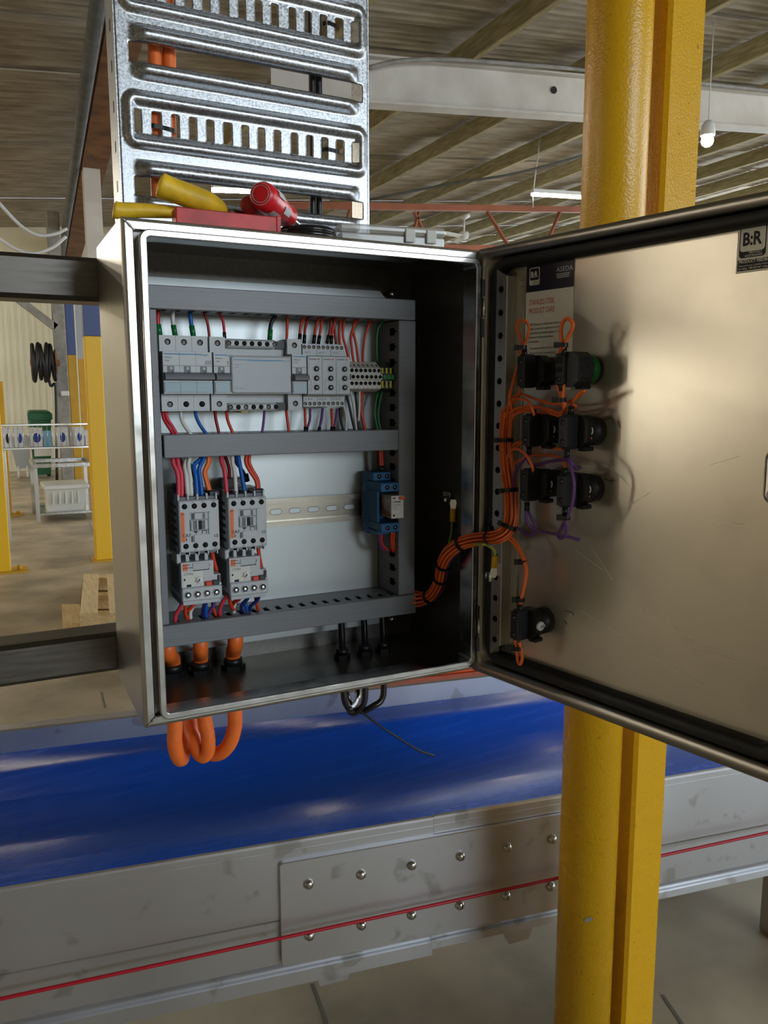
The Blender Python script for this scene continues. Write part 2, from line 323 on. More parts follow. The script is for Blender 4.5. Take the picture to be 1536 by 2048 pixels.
mb = MB(); mb.lathe([(.03, .16), (.06, .12), (.07, .03), (.062, .02)], lp, Z_); mb.build('lamp_housing', 'lampcase', t)
mb = MB(); mb.sph(lp-Z_*.02, .058); mb.build('bulb', 'tube_lit', t)
mb = MB(); mb.cyl(lp+Z_*.15, V((lp.x, lp.y, roofz(lp.x))), .006, n=6); mb.build('drop_rod', 'lampcase', t)
for x, y, l in ((-3.3, 8.2, 'hanging left of the rack uprights'), (-3.0, 10.6, 'hanging left of the stainless bench'), (-5.2, 6.0, 'hanging left of the pallet'), (-2.6, 12.6, 'hanging left of the hose reel'), (-7., 2.5, 'hanging far left of the enclosure'), (-11.5, -1., 'nearest the left wall on the viewer side'), (-11.5, 3.5, 'by the left wall between its two windows'), (-11., 8., 'by the left wall beyond its windows'), (9.5, 1.2, 'hanging to the right of the open door'), (13.5, 5., 'hanging to the far right of the yellow posts'), (15.5, 10., 'at the open right side of the hall')):
    batten(V((x-1.2, y, roofz(x)-.5)), V((x+1.2, y, roofz(x)-.5)), 'added unseen fill tube light '+l, 'added unseen fill tube lights')  # unseen lamps added to brighten the floor, left wall, door and roof
for a, b, l in (((920, 494), (946, 497), 'leftmost of three small far tube lights under the ceiling fan'), ((962, 495), (984, 498), 'middle one of three small far tube lights under the truss'), ((986, 491), (1010, 494), 'rightmost of three small far tube lights above the door top')):
    batten(onY(*a, 22.), onY(*b, 22.), l, 'far tube lights below the truss')
# ceiling fan, truss
fp = onY(928, 474, 13.)
t = thing('ceiling_fan', 'white ceiling fan hanging beyond the red truss', 'fan', fp)
mb = MB(); mb.lathe([(.02, .10), (.09, .09), (.1, .03), (.08, -.02), (.03, -.05)], fp, Z_); mb.build('motor', 'white', t)
mb = MB(); mb.cyl(fp+Z_*.1, fp+Z_*.33, .018); mb.lathe([(.03, .33), (.11, .38), (.11, .42)], fp, Z_); mb.build('down_rod', 'white', t)
for a in (195, 315, 75):
    a = math.radians(a); d = V((math.cos(a), math.sin(a), 0)); n = V((-d.y, d.x, .25)).normalized()
    mb = MB(); mb.add([fp+d*r+n*s_+Z_*h for r in (.1, .62) for s_ in (-.06, .06) for h in (0, .01)], [(0, 1, 3, 2), (4, 6, 7, 5), (0, 4, 5, 1), (2, 3, 7, 6), (0, 2, 6, 4), (1, 5, 7, 3)]); mb.build('blade', 'white', t)
tp = onY(900, 420, 11.5)
t = thing('roof_truss', 'long red oxide steel truss under the far roof', 'truss', tp)
def bar(mb, a, b, h):
    a, b = V(a), V(b); d = (b-a).normalized(); u = d.cross(Y_).normalized()*h
    mb.add([q+u*s_+Y_*e for q in (a, b) for s_ in (-1, 1) for e in (-.04, .04)], [(0, 1, 3, 2), (4, 6, 7, 5), (0, 4, 5, 1), (2, 3, 7, 6), (0, 2, 6, 4), (1, 5, 7, 3)])
mb = MB(); bar(mb, onY(560, 410, 11.5), onY(1300, 422, 11.5), .05); mb.build('top_chord', 'redoxide', t)
mb = MB(); bar(mb, onY(560, 492, 11.5), onY(1300, 500, 11.5), .045); mb.build('bottom_chord', 'redoxide', t)
for a, b in (((838, 424), (820, 490)), ((828, 424), (862, 492)), ((975, 424), (1016, 490)), ((1120, 424), (1092, 490)), ((700, 420), (680, 490)), ((1190, 424), (1220, 490))):
    mb = MB(); bar(mb, onY(*a, 11.5), onY(*b, 11.5), .015); mb.build('web_member', 'redoxide', t)
mb = MB(); mb.tube(spline([onY(735, 400, 8), onY(900, 368, 7.4), onY(1040, 345, 7), onY(1200, 300, 6.6), onY(1380, 240, 6.4)]), .014, 6)
tag(mb.build('overhead_cable', 'darksteel'), 'dark cable strung across the roof above the red truss', 'cable')
for pts, l in ((((-30, 370), (0, 408), (40, 450), (75, 470), (110, 468), (134, 457)), 'white cable drooping below the roof at left, upper one of two'), (((-30, 455), (0, 478), (30, 497), (65, 507), (105, 495), (132, 473)), 'white cable drooping at left, the lower one just above the grey frame tube')):
    mb = MB(); mb.tube(spline([onY(*q, 6.) for q in pts]), .012, 8); tag(mb.build('cable', 'white'), l, 'cable', 'white cables drooping at left')
# ------------------------------------------------------------------ background at left
def colm(name, label, px0, px1, py, yb, ztop, m, zsplit=None, m2=None, base=True, depth=.12):
    p0 = onZ((px0+px1)/2, py, FLOOR) if yb is None else None
    Y = p0.y if yb is None else yb
    a, b = onY(px0, py, Y).x, onY(px1, py, Y).x
    t = thing(name, label, 'column', ((a+b)/2, Y, FLOOR), 'rack uprights at left')
    mb = MB(); mb.box(a, b, Y, Y+depth, FLOOR, zsplit or ztop, b=.006); mb.build('post', m, t)
    if zsplit: mb = MB(); mb.box(a, b, Y, Y+depth, zsplit, ztop, b=.006); mb.build('upper_post', m2, t)
    if base:
        mb = MB(); mb.box(a-.03, b+.12, Y-.04, Y+depth+.04, FLOOR, FLOOR+.015); mb.build('base_plate', 'col_yellow2', t)
        mb = MB(); mb.cyl((b+.06, Y+.02, FLOOR+.015), (b+.06, Y+.02, FLOOR+.05), .018, n=6); mb.build('anchor_bolt', 'col_yellow2', t)
    return Y
colm('rack_upright', 'bright yellow rack upright at the left edge of the picture', -10, 23, 1147, None, 1.2, 'col_yellow', .95, 'col_blue')
yR = colm('rack_upright', 'bright yellow upright with blue top just left of the enclosure', 193, 226, 1122, None, 1.22, 'col_yellow', .81, 'col_blue')
colm('rack_upright', 'shorter yellow upright standing behind the leftmost one', 10, 25, 1032, None, .5, 'col_yellow2')
colm('rack_upright', 'dark yellow upright with blue top beside the grey steel column', 150, 167, 962, None, 2.0, 'col_yellow2', .98, 'col_blue', depth=.2)
yc = onZ(140, 965, FLOOR).y
t = thing('steel_column', 'grey steel building column in front of the cream wall', 'column', (onY(128, 800, yc).x, yc, FLOOR))
a, b = onY(113, 760, yc).x, onY(137, 760, yc).x
mb = MB(); mb.box(a, b, yc, yc+.2, FLOOR, 3.1, b=.01); mb.build('post', 'colgrey', t)
mb = MB(); q0, q1 = onY(20, 585, yc), onY(112, 655, yc)
d = (q1-q0).normalized(); u = d.cross(Y_).normalized()*.055
mb.add([q+u*s_+Y_*e for q in (q0, q1) for s_ in (-1, 1) for e in (0, .1)], [(0, 1, 3, 2), (4, 6, 7, 5), (0, 4, 5, 1), (2, 3, 7, 6), (0, 2, 6, 4), (1, 5, 7, 3)]); mb.build('brace', 'colgrey', t)
mb = MB(); p = onY(130, 787, yc-.03); mb.box(p.x-.06, p.x+.06, p.y-.03, p.y+.03, p.z-.04, p.z+.04, b=.01); mb.build('pipe_clamp', 'lampcase', t)
mb = MB(); p0, p1 = onY(156, 718, yc+.4), onY(184, 860, yc+.4); mb.box(p0.x, p1.x+.1, yc+.4, yc+.44, FLOOR, p0.z, b=.004); mb.box(p0.x, p1.x+.1, yc+.4, yc+.43, p0.z, 2.4, m=1)
tag(mb.build('partition_panel', ['col_yellow2', 'wallgrey']), 'yellow lower and grey upper partition panel between two uprights', 'panel')
# hose reel
hp = onY(85, 725, yc-.3)
t = thing('hose_reel', 'black hose coiled on a wall reel beside the grey column', 'hose reel', hp)
for i in range(7):
    a0 = hp+V((-.13+.045*i, 0, 0)); R_ = .26+.02*math.sin(i*2.1); tl = .10*math.sin(i*1.7)
    mb = MB(); mb.tube([a0+V((tl*math.cos(t_)*.35, R_*math.sin(t_)*.5, R_*math.cos(t_))) for t_ in [2*math.pi*j/20 for j in range(21)]], .028, 8, caps=False); mb.build('hose_turn', 'black', t)
mb = MB(); mb.cyl(hp+V((-.17, 0, 0)), hp+V((.20, 0, 0)), .05, n=12); mb.cyl(hp+V((.17, 0, 0)), hp+V((.19, 0, 0)), .2, n=18); mb.build('drum', 'rust', t)
mb = MB(); mb.tube(spline([onY(98, 760, yc-.2), onY(102, 772, yc-.2), onY(110, 768, yc-.2), onY(112, 790, yc-.2), onY(113, 850, yc-.2), onY(114, 960, yc-.2)]), .022, 8); mb.build('hose_tail', 'black', t)
mb = MB(); mb.box(hp.x+.16, hp.x+.24, yc-.32, yc-.005, hp.z-.04, hp.z+.04); mb.build('reel_bracket', 'rust', t)
# wheelie bin
bp_ = onZ(88, 957, FLOOR); s_ = 1.0
xl, xr = onY(62, 900, bp_.y).x, onY(106, 900, bp_.y).x; zt = onY(80, 824, bp_.y).z
t = thing('wheelie_bin', 'dark green wheelie bin against the cream wall', 'bin', (bp_.x, bp_.y+.2, FLOOR))
mb = MB(); mb.loft([[(xl+.05, bp_.y+.03, FLOOR+.06), (xr-.05, bp_.y+.03, FLOOR+.06), (xr-.05, bp_.y+.4, FLOOR+.06), (xl+.05, bp_.y+.4, FLOOR+.06)], [(xl, bp_.y, zt-.12), (xr, bp_.y, zt-.12), (xr, bp_.y+.5, zt-.12), (xl, bp_.y+.5, zt-.12)]], True, True, False); mb.build('body', 'wheelie', t)
mb = MB(); mb.loft([rr(xl-.02, xr+.02, zt-.13, zt-.02, .02, bp_.y-.03), rr(xl-.0, xr+.0, zt-.12, zt+.02, .05, bp_.y+.05), rr(xl, xr, zt-.12, zt+.03, .05, bp_.y+.5)], True, True); mb.build('lid', 'wheelie', t)
for x in (xl+.06, xr-.06): mb = MB(); mb.cyl((x-.03, bp_.y+.42, FLOOR+.1), (x+.03, bp_.y+.42, FLOOR+.1), .1); mb.build('wheel', 'black', t)
mb = MB(); p0, p1 = onY(68, 898, bp_.y-.02), onY(102, 912, bp_.y-.02); mb.box(p0.x, p1.x, bp_.y-.03, bp_.y-.01, p1.z, p0.z, b=.005); mb.build('white_label_plate', 'offwhite', t)
# grey hopper and caster trolley left of it
hb = onZ(40, 957, FLOOR); a, b = onY(20, 920, hb.y).x, onY(62, 920, hb.y).x
t = thing('storage_hopper', 'grey plastic hopper on casters behind the wire shelf', 'container', (hb.x, hb.y+.2, FLOOR))
mb = MB(); mb.loft([[(a+.1, hb.y+.05, FLOOR+.16), (b-.02, hb.y+.05, FLOOR+.16), (b-.02, hb.y+.5, FLOOR+.16), (a+.1, hb.y+.5, FLOOR+.16)], [(a, hb.y-.05, FLOOR+.7), (b, hb.y-.05, FLOOR+.7), (b, hb.y+.6, FLOOR+.7), (a, hb.y+.6, FLOOR+.7)]], True, True, False); mb.build('tub', 'lgrey2', t)
for x in (a+.12, b-.06): mb = MB(); mb.cyl((x-.02, hb.y+.05, FLOOR+.06), (x+.02, hb.y+.05, FLOOR+.06), .06); mb.cyl((x, hb.y+.05, FLOOR+.06), (x, hb.y+.05, FLOOR+.2), .015); mb.build('caster', 'lampcase', t)
# stainless bench and tote
f0, f1 = onZ(77, 1045, FLOOR), onZ(197, 1036, FLOOR); Yt = f0.y; zt = onY(77, 936, Yt).z; dep = .75
t = thing('work_bench', 'open stainless frame bench standing on the concrete', 'bench', ((f0.x+f1.x)/2, Yt+.35, FLOOR))
for x in (f0.x, f1.x-.04):
    for y in (Yt, Yt+dep): mb = MB(); mb.box(x-.02, x+.02, y-.02, y+.02, FLOOR, zt, b=.003); mb.build('leg', 'steel_v', t)
for y in (Yt, Yt+dep): mb = MB(); mb.box(f0.x-.02, f1.x-.02, y-.02, y+.02, zt, zt+.045, b=.003); mb.build('top_rail', 'steel_front', t)
for x in (f0.x, f1.x-.04): mb = MB(); mb.box(x-.02, x+.02, Yt+.02, Yt+dep-.02, zt, zt+.045, b=.003); mb.build('side_rail', 'steel_front', t)
zl = onY(130, 1024, Yt).z
mb = MB(); mb.box(f0.x+.02, f1.x-.06, Yt+.02, Yt+dep, zl-.03, zl, b=.003); mb.build('lower_shelf', 'steel_front', t)
a0, a1, b0, b1 = onY(96, 1021, Yt+.1).x, onY(170, 1021, Yt+.1).x, onY(86, 970, Yt+.1).x, onY(178, 970, Yt+.1).x; zt2 = onY(130, 969, Yt+.1).z
t = thing('storage_tote', 'white ribbed plastic tote on the lower shelf of the bench', 'tote', ((a0+a1)/2, Yt+.3, zl))
mb = MB(); lo = [(a0, Yt+.14, zl), (a1, Yt+.14, zl), (a1, Yt+.5, zl), (a0, Yt+.5, zl)]; hi = [(b0+.03, Yt+.08, zt2-.02), (b1-.03, Yt+.08, zt2-.02), (b1-.03, Yt+.58, zt2-.02), (b0+.03, Yt+.58, zt2-.02)]
mb.loft([lo, hi], True, False, False); mb.build('tub', 'whiteplastic', t)
mb = MB(); mb.box(b0, b1, Yt+.05, Yt+.62, zt2-.05, zt2, b=.01); mb.build('rim', 'whiteplastic', t)
for i in range(5):
    x = a0+(a1-a0)*(.16+.17*i); mb = MB(); mb.box(x-.008, x+.008, Yt+.08, Yt+.12, zl+.08, zt2-.08); mb.build('rib', 'whiteplastic', t)
# wire shelf with boxes
Ys = 7.2; s0, s1 = onY(2, 870, Ys).x, onY(192, 870, Ys).x; zb, zt = onY(100, 893, Ys).z, onY(100, 849, Ys).z
t = thing('wire_shelf', 'narrow chrome wire shelf spanning between the yellow uprights', 'shelf', ((s0+s1)/2, Ys+.1, zb))
for z, nm in ((zb-.012, 'front_rail'), (zt, 'top_rail')): mb = MB(); mb.box(s0, s1, Ys-.01, Ys+.006, z-.009, z+.009, b=.003); mb.build(nm, 'chromewire', t)
mb = MB(); mb.box(s0, s1, Ys, Ys+.22, zb-.012, zb-.004); mb.build('tray', 'chromewire', t)
for i in range(20):
    x = s0+(s1-s0)*(i+.5)/20; mb = MB(); mb.cyl((x, Ys-.004, zb), (x, Ys-.004, zt), .0025, n=5); mb.build('upright_wire', 'chromewire', t)
for sx in (s0+.02, s1-.02): mb = MB(); mb.box(sx-.012, sx+.012, Ys+.2, Ys+.22, FLOOR, zt, b=.002); mb.build('leg', 'chromewire', t)
for i, (x0, x1, mm, l) in enumerate(((5, 22, 'ink', 'white glove box with a black oval, leftmost on the wire shelf'), (28, 48, 'boxblue', 'white glove box with a blue oval, second on the wire shelf'), (60, 84, 'boxblue', 'white glove box with a large blue patch, third on the wire shelf'), (86, 104, 'boxcyan', 'pale blue box on the wire shelf beside the large blue patch'), (112, 136, 'boxblue', 'white box with blue glove picture right of the pale blue box'), (147, 168, 'boxblue', 'white box with narrow blue oval near the yellow upright'), (170, 188, 'lgrey', 'plain pale box at the right end of the wire shelf'))):
    a, b = onY(x0, 870, Ys+.03).x, onY(x1, 870, Ys+.03).x; hz = zt-.03-(.03 if i in (3, 6) else 0)
    t = thing('glove_box', l, 'box', ((a+b)/2, Ys+.1, zb), 'boxes on the wire shelf')
    mb = MB(); mb.box(a, b, Ys+.02, Ys+.16, zb-.003, hz, b=.003); mb.build('carton', 'boxcyan' if i == 3 else 'boxwhite', t)
    if i not in (3, 6):
        mb = MB(); c = V(((a+b)/2+.005, Ys+.019, (zb+hz)/2-.005)); rx, rz = (b-a)*(.22 if i != 2 else .34), .045 if i != 5 else .04
        mb.add([c]+[c+V((rx*math.cos(q*math.pi/8), 0, rz*math.sin(q*math.pi/8))) for q in range(16)], [(0, 1+(q+1) % 16, 1+q) for q in range(16)]); mb.build('printed_oval', mm, t, recalc=False)
# pallet
zp = FLOOR+.15
def board(pts, z, th, name, m, par):
    P = [onZ(*q, z) for q in pts]; mb = MB(); mb.loft([[p-Z_*th for p in P], P], True, True, False); return mb.build(name, m, par)
pc = onZ(195, 1190, zp)
t = thing('wooden_pallet', 'pale wooden pallet on the floor beside the enclosure', 'pallet', (pc.x, pc.y, FLOOR))
board(((167, 1148), (197, 1148), (195, 1226), (160, 1226)), zp, .02, 'deck_board', 'pine', t); board(((213, 1148), (229, 1148), (234, 1226), (219, 1226)), zp, .02, 'deck_board', 'pine', t); board(((243, 1148), (262, 1148), (272, 1226), (255, 1226)), zp, .02, 'deck_board', 'pine', t)
for y0, y1 in ((1150, 1156), (1184, 1191), (1221, 1231)): board(((168-(y0-1148)*.08, y0), (262, y0), (265, y1), (167-(y0-1148)*.09, y1)), zp-.021, .085, 'stringer', 'pine', t)
board(((165, 1160), (262, 1160), (272, 1232), (158, 1232)), zp-.11, .02, 'bottom_board', 'pinedark', t)
q = [onZ(*p_, FLOOR+.05) for p_ in ((123, 1209), (160, 1208), (160, 1246), (126, 1246))]
mb = MB(); mb.loft([[V((p_.x, p_.y, FLOOR)) for p_ in q], q], True, True, False); tag(mb.build('timber_offcut', 'pine'), 'short pale timber offcut lying left of the pallet', 'timber')
# ================================================================== CONVEYOR
cv = thing('conveyor', 'long stainless belt conveyor with a blue belt and riveted side', 'conveyor', CO+E1*.6+E2*.3+Z_*FLOOR)
def cm(): return MB(CONVM)
S0, SJ, S1 = -1.4, .778, 3.2
prof = [(.012, -.492), (.03, -.503), (.07, -.526), (.14, -.556), (.22, -.574), (.30, -.578), (.38, -.570), (.46, -.553), (.54, -.526), (.60, -.502)]
mb = cm(); n = len(prof); P2 = prof+[(a, b-.006) for a, b in prof[::-1]]; mb.prism(P2, S0, S1, 'x', smooth=True); mb.build('belt', 'belt', cv)
def sidep(s0, s1, off, zb):
    mb = cm()
    poly = [(.014+off, -.490), (.008+off, -.4858), (.002+off, -.4865), (-.0005+off, -.490), (-.0005+off, -.5022), (.0008+off, -.503), (0+off, -.5038), (0+off, -.640), (.0045+off, -.647), (.0045+off, -.735), (.012+off, -.744), (.013+off, -.757), (.004+off, -.7585), (.003+off, zb), (.006+off, zb), (.007+off, -.762), (.016+off, -.761), (.0075+off, -.735), (.0075+off, -.65), (.004+off, -.64), (.004+off, -.50)]
    mb.prism(poly, s0, s1, 'x'); return mb
sidep(S0, SJ, -.0015, -.786).build('side_panel', 'steel_conv', cv); sidep(SJ+.001, S1, 0, -.774).build('side_panel', 'steel_conv', cv)
mb = cm(); mb.loft([rr(.4715, 1.17, -.733, -.523, .008, -.0105), rr(.4705, 1.171, -.734, -.522, .008, -.0090), rr(.4705, 1.171, -.734, -.522, .008, -.0015)], True, True, False); sp = mb.build('splice_plate', 'steel_conv', cv)
for z in (-.572, -.678):
    for i in range(6):
        s_ = .5245+.1024*i; mb = cm(); mb.lathe([(.0098, -.0105), (.0096, -.013), (.0082, -.0160), (.0055, -.0182), (.002, -.0192)], (s_, 0, z), (0, 1, 0), n=16); mb.build('rivet', 'steel_front', sp)
for s_, w_ in ((.575, .034), (.975, .028), (.1, .03)):
    mb = cm(); mb.prism([(s_-w_*1.1, -.772), (s_+w_*1.1, -.772), (s_+w_*.75, -.80), (s_-w_*.85, -.802)], .004, .03, 'y'); mb.build('foot_tab', 'steel_conv', cv)
mb = cm(); mb.prism([(.601, -.505), (.601, -.45), (.606, -.4465), (.64, -.4465), (.646, -.452), (.646, -.78), (.64, -.78), (.64, -.455), (.606, -.452), (.606, -.505)], S0, S1, 'x'); mb.build('far_guard', 'steel_conv', cv)
mb = cm(); mb.box(S0, S1, .03, .59, -.72, -.62); mb.build('bed', 'steel_dark', cv)
for s_ in (-.9, 1.75):
    for t_ in (.1, .5): mb = cm(); mb.box(s_-.03, s_+.03, t_-.03, t_+.03, FLOOR, -.72, b=.004); mb.build('leg', 'steel_v', cv)
mb = cm(); mb.box(.85, 2.6, .66, .70, -.6, -.412, b=.003); tag(mb.build('orange_barrier', 'orangesign'), 'orange plastic strip edge behind the far conveyor guard', 'barrier')
a, b = onP(0, 1998, CO-E2*.03, E2), onP(1536, 1665, CO-E2*.03, E2); d = (b-a).normalized()
mb = MB(); mb.tube([a-d*1.2, a, b, b+d*.8], .0034, 8); tag(mb.build('pull_cord', 'rope'), 'thin dark red pull cord stretched along the conveyor side', 'cord')
# ================================================================== YELLOW POSTS
pc = CAM+ray(1207, 900)*1.33; pc.z = FLOOR
t = thing('round_post', 'thick round glossy yellow steel post behind the open door', 'post', pc)
mb = MB(); mb.cyl(pc, pc+Z_*4.12, .0505, n=48); mb.build('pipe', 'post_yellow', t)
q = CAM+ray(1297, 285)*1.32; mb = MB(); c_ = V((pc.x+.050, pc.y-.005, q.z)); mb.loft([[c_+V((dx, dy, dz)) for dx, dy in ((0, -.006), (w_, -.004), (w_, .006), (0, .006))] for dz, w_ in ((-.022, .004), (-.012, .010), (.012, .013), (.020, .012), (.024, .004))], True, True); mb.build('lug', 'post_yellow', t)
mb = MB(); q = CAM+ray(1190, 1920)*1.30; fc = V((q.x-pc.x, q.y-pc.y, 0)); fn = fc.normalized(); tn = V((-fn.y, fn.x, 0))
pts = [(-.008, -.004), (-.004, -.006), (.002, -.003), (.008, .002), (.003, .003), (.006, .008), (-.001, .004), (-.006, .003)]
mb.add([V((pc.x, pc.y, q.z))+fn*.0509+tn*a_+Z_*b_ for a_, b_ in pts], [tuple(range(8))]); mb.build('paint_chip', 'colgrey', t, recalc=False)
mb = MB(); mb.box(.872, .952, .2, .275, FLOOR, 3.08, b=.006); tag(mb.build('square_post', 'post_yellow'), 'square yellow steel post right of the round one', 'post')
# ================================================================== FRAME TUBES
def frame_tube(z0, z1, label):
    mb = MB(); y0, y1, r = .174, .224, .005
    poly = [(y0+r, z0), (y1-r, z0), (y1, z0+r), (y1, z1-r), (y1-r, z1), (y0+r, z1), (y0, z1-r), (y0, z0+r)]
    mb.prism(poly, -1.2, .36, 'x'); tag(mb.build('frame_tube', 'steel_dull'), label, 'tube', 'stainless square tubes carrying the enclosure')
frame_tube(.4405, .4885, 'upper square stainless tube running left behind the enclosure'); frame_tube(.0065, .0545, 'lower square stainless tube running left behind the enclosure')
# ================================================================== CABLE TRAY
TX, TY, TW = .0315, .178, .3075
def tray_mesh():
    z0, z1, st = .503, .90, .0020; nx = int(TW/st); nz = int((z1-z0)/st)
    def sst(a, b, x): t_ = max(0, min(1, (x-a)/(b-a))); return t_*t_*(3-2*t_)
    def bumpf(x, c, h): return max(0, 1-((x-c)/h)**2) if abs(x-c) < h else 0
    def dist_rr(s_, z, s0, s1, a, b, r):
        dx = max(s0+r-s_, s_-(s1-r), 0); dz = max(a+r-z, z-(b-r), 0)
        return math.hypot(dx, dz)-r if dx or dz else -min(s_-s0, s1-s_, z-a, b-z)
    def h(s_, z):
        v = 0
        for k in (-2, -1, 0, 1, 2):
            o = .1428*k
            a, b = .612+o, .6725+o
            if a-.01 < z < b+.01:
                d = dist_rr(s_, z, .0055, .3045, a, b, .013)     # bead around the slotted field
                if d < 0: v = max(v, .0060*bumpf(-d, .0068, .0072))
            for c, hw in ((.7325+o, .0095), (.6955+o, .0085)):   # hoods above and below the long slot
                if abs(z-c) < hw:
                    e = sst(.014, .032, s_)*(1-sst(.276, .296, s_)); v = max(v, .0105*bumpf(z, c, hw)**.7*e)
        return v
    def hole(s_, z):
        for k in (-2, -1, 0, 1, 2):
            o = .1428*k
            if .7045+o < z < .7230+o and .0146 < s_ < .2985: return True
            if .6292+o < z < .6530+o:
                q = (s_-.0205)/.02065
                if -.3 < q < 13.3 and abs(q-round(q))*.02065 < .0042: return True
        return False
    vs = []; fs = []
    for j in range(nz+1):
        for i in range(nx+1):
            s_, z = i*TW/nx, z0+(z1-z0)*j/nz; vs.append((TX+s_, TY-h(s_, z), z))
    for j in range(nz):
        for i in range(nx):
            if not hole((i+.5)*TW/nx, z0+(z1-z0)*(j+.5)/nz): a = j*(nx+1)+i; fs.append((a, a+1, a+nx+2, a+nx+1))
    return vs, fs
tr = thing('cable_tray', 'galvanised ribbed cable tray rising above the enclosure', 'cable tray', (TX+TW/2, TY, .503))
mb = MB(); vs, fs = tray_mesh(); mb.add(vs, fs, True); web = mb.build('web', 'galv', tr, recalc=False)
sm = web.modifiers.new('thick', 'SOLIDIFY'); sm.thickness = .0011; sm.offset = 0
for x0, x1 in ((TX-.0014, TX), (TX+TW, TX+TW+.0014)):
    mb = MB(); mb.box(x0, x1, TY-.0005, TY+.05, .503, .90); fl = mb.build('flange', 'galv', tr)
    if x0 < .1:
        for k in range(9): mb = MB(); z = .53+.043*k; mb.box(x0-.0004, x0, TY+.018, TY+.024, z-.006, z+.006, b=.002); mb.build('punched_slot', 'dgrey', fl)
        mb = MB(); mb.box(TX-.0014, TX+.012, TY+.0495, TY+.0509, .503, .90); mb.build('return_lip', 'galv', fl)
# cables running up behind the tray
for i, (x, l) in enumerate(((.0745, 'orange cable tied behind the tray, left of the pair'), (.0908, 'orange cable tied behind the tray, right of the pair'))):
    mb = MB(); mb.tube(spline([(x+.006, .212, .15), (x+.004, .212, .40), (x+.002, .205, .52), (x, .194, .60), (x, .193, .66), (x+.003, .195, .74), (x, .193, .90)]), .0078, 14); tag(mb.build('orange_cable', 'cable_orange'), l, 'cable', 'orange cables behind the tray')
for x, l in ((.268, 'thin black cable behind the tray, left one at its right end'), (.277, 'thin black cable behind the tray, right one at its right end')):
    mb = MB(); mb.tube(spline([(x, .20, .10), (x, .20, .40), (x, .195, .55), (x, .19, .66), (x, .19, .90)]), .0042, 10); tag(mb.build('black_cable', 'black'), l, 'cable', 'black cables behind the tray')
def tie_strap(x0, x1, z, y, sag, label, yb=None):
    mb = MB(); mid = V(((x0+x1)/2, y-.001, z-sag*.3))
    for dz in (0,):
        pts = spline([(x0-.003, y+.004, z), (x0+.002, y-.0014, z), mid, (x1-.002, y-.0014, z-sag), (x1+.003, y+.004, z-sag)])
        mb.loft([[p+V((0, 0, -.0024)), p+V((0, 0, .0024)), p+V((0, .0012, .0024)), p+V((0, .0012, -.0024))] for p in pts], True, True, False)
    tag(mb.build('cable_tie', 'blackgloss'), label, 'cable tie', 'black cable ties on the tray')
tie_strap(.0665, .0920, .6385, TY, .002, 'black cable tie holding the two orange cables to the tray')
tie_strap(.2805, .2985, .6405, TY, .001, 'black cable tie at the right end of the lower slotted row of the tray'); tie_strap(.2835, .2985, .788, TY, .002, 'black cable tie at the right end of the top slotted row of the tray')
# ================================================================== TOOLS ON TOP
zt = .5012
def hull_tube(pts, rad, sq=1.0): mb = MB(); mb.tube(spline(pts, 5), rad, 14); return mb
pl = thing('pliers', 'pliers with yellow grips lying on the enclosure top', 'pliers', (.06, .05, zt))
A = [onY(226, 418, .045), onY(240, 421, .045), onY(285, 421, .05), onY(340, 424, .055), onY(375, 428, .06)]
mb = MB(); mb.tube(spline(A, 5), [.0045, .0078, .0086, .0083, .0080, .0078, .0077, .0076, .0075, .0073, .0071, .0070, .0068, .0066, .0064, .0062, .006, .006, .0058, .0056, .0055], 14); mb.build('lower_grip', 'handle_yellow', pl)
B = [onY(316, 368, .035), onY(330, 374, .035), onY(375, 391, .04), onY(420, 407, .045), onY(452, 424, .05)]
mb = MB(); mb.tube(spline(B, 5), [.005, .0100, .0118, .0122, .0122, .0120, .0118, .0117, .0117, .0118, .0118, .0118, .0117, .0114, .011, .0105, .0098, .009, .008, .0065, .004], 14); mb.build('upper_grip', 'handle_yellow', pl)
mb = MB(); mb.tube(spline([onY(445, 420, .05), onY(470, 426, .055), onY(510, 432, .06)]), [.004, .0035, .0035, .0035, .004, .0045, .005, .0045, .004, .004, .003, .003, .002][:13], 10); mb.build('jaw', 'steel_dark', pl)
mb = MB(); mb.tube(spline([onY(375, 428, .06), onY(440, 432, .06), onY(510, 434, .06)]), .005, 8); mb.build('lever', 'steel_dark', pl)
q0, q1 = onY(350, 424, .02), onY(557, 440, .02)
t = thing('spirit_level', 'small red plastic torpedo level lying along the enclosure front', 'level', ((q0.x+q1.x)/2, .03, zt))
mb = MB(); mb.box(q0.x, q1.x, .016, .036, zt, zt+.0155, b=.001); mb.build('body', 'tool_red', t)
mb = MB(); mb.box(q1.x-.004, q1.x+.001, .015, .037, zt, zt+.0165, b=.001); mb.build('end_cap', 'tool_red', t)
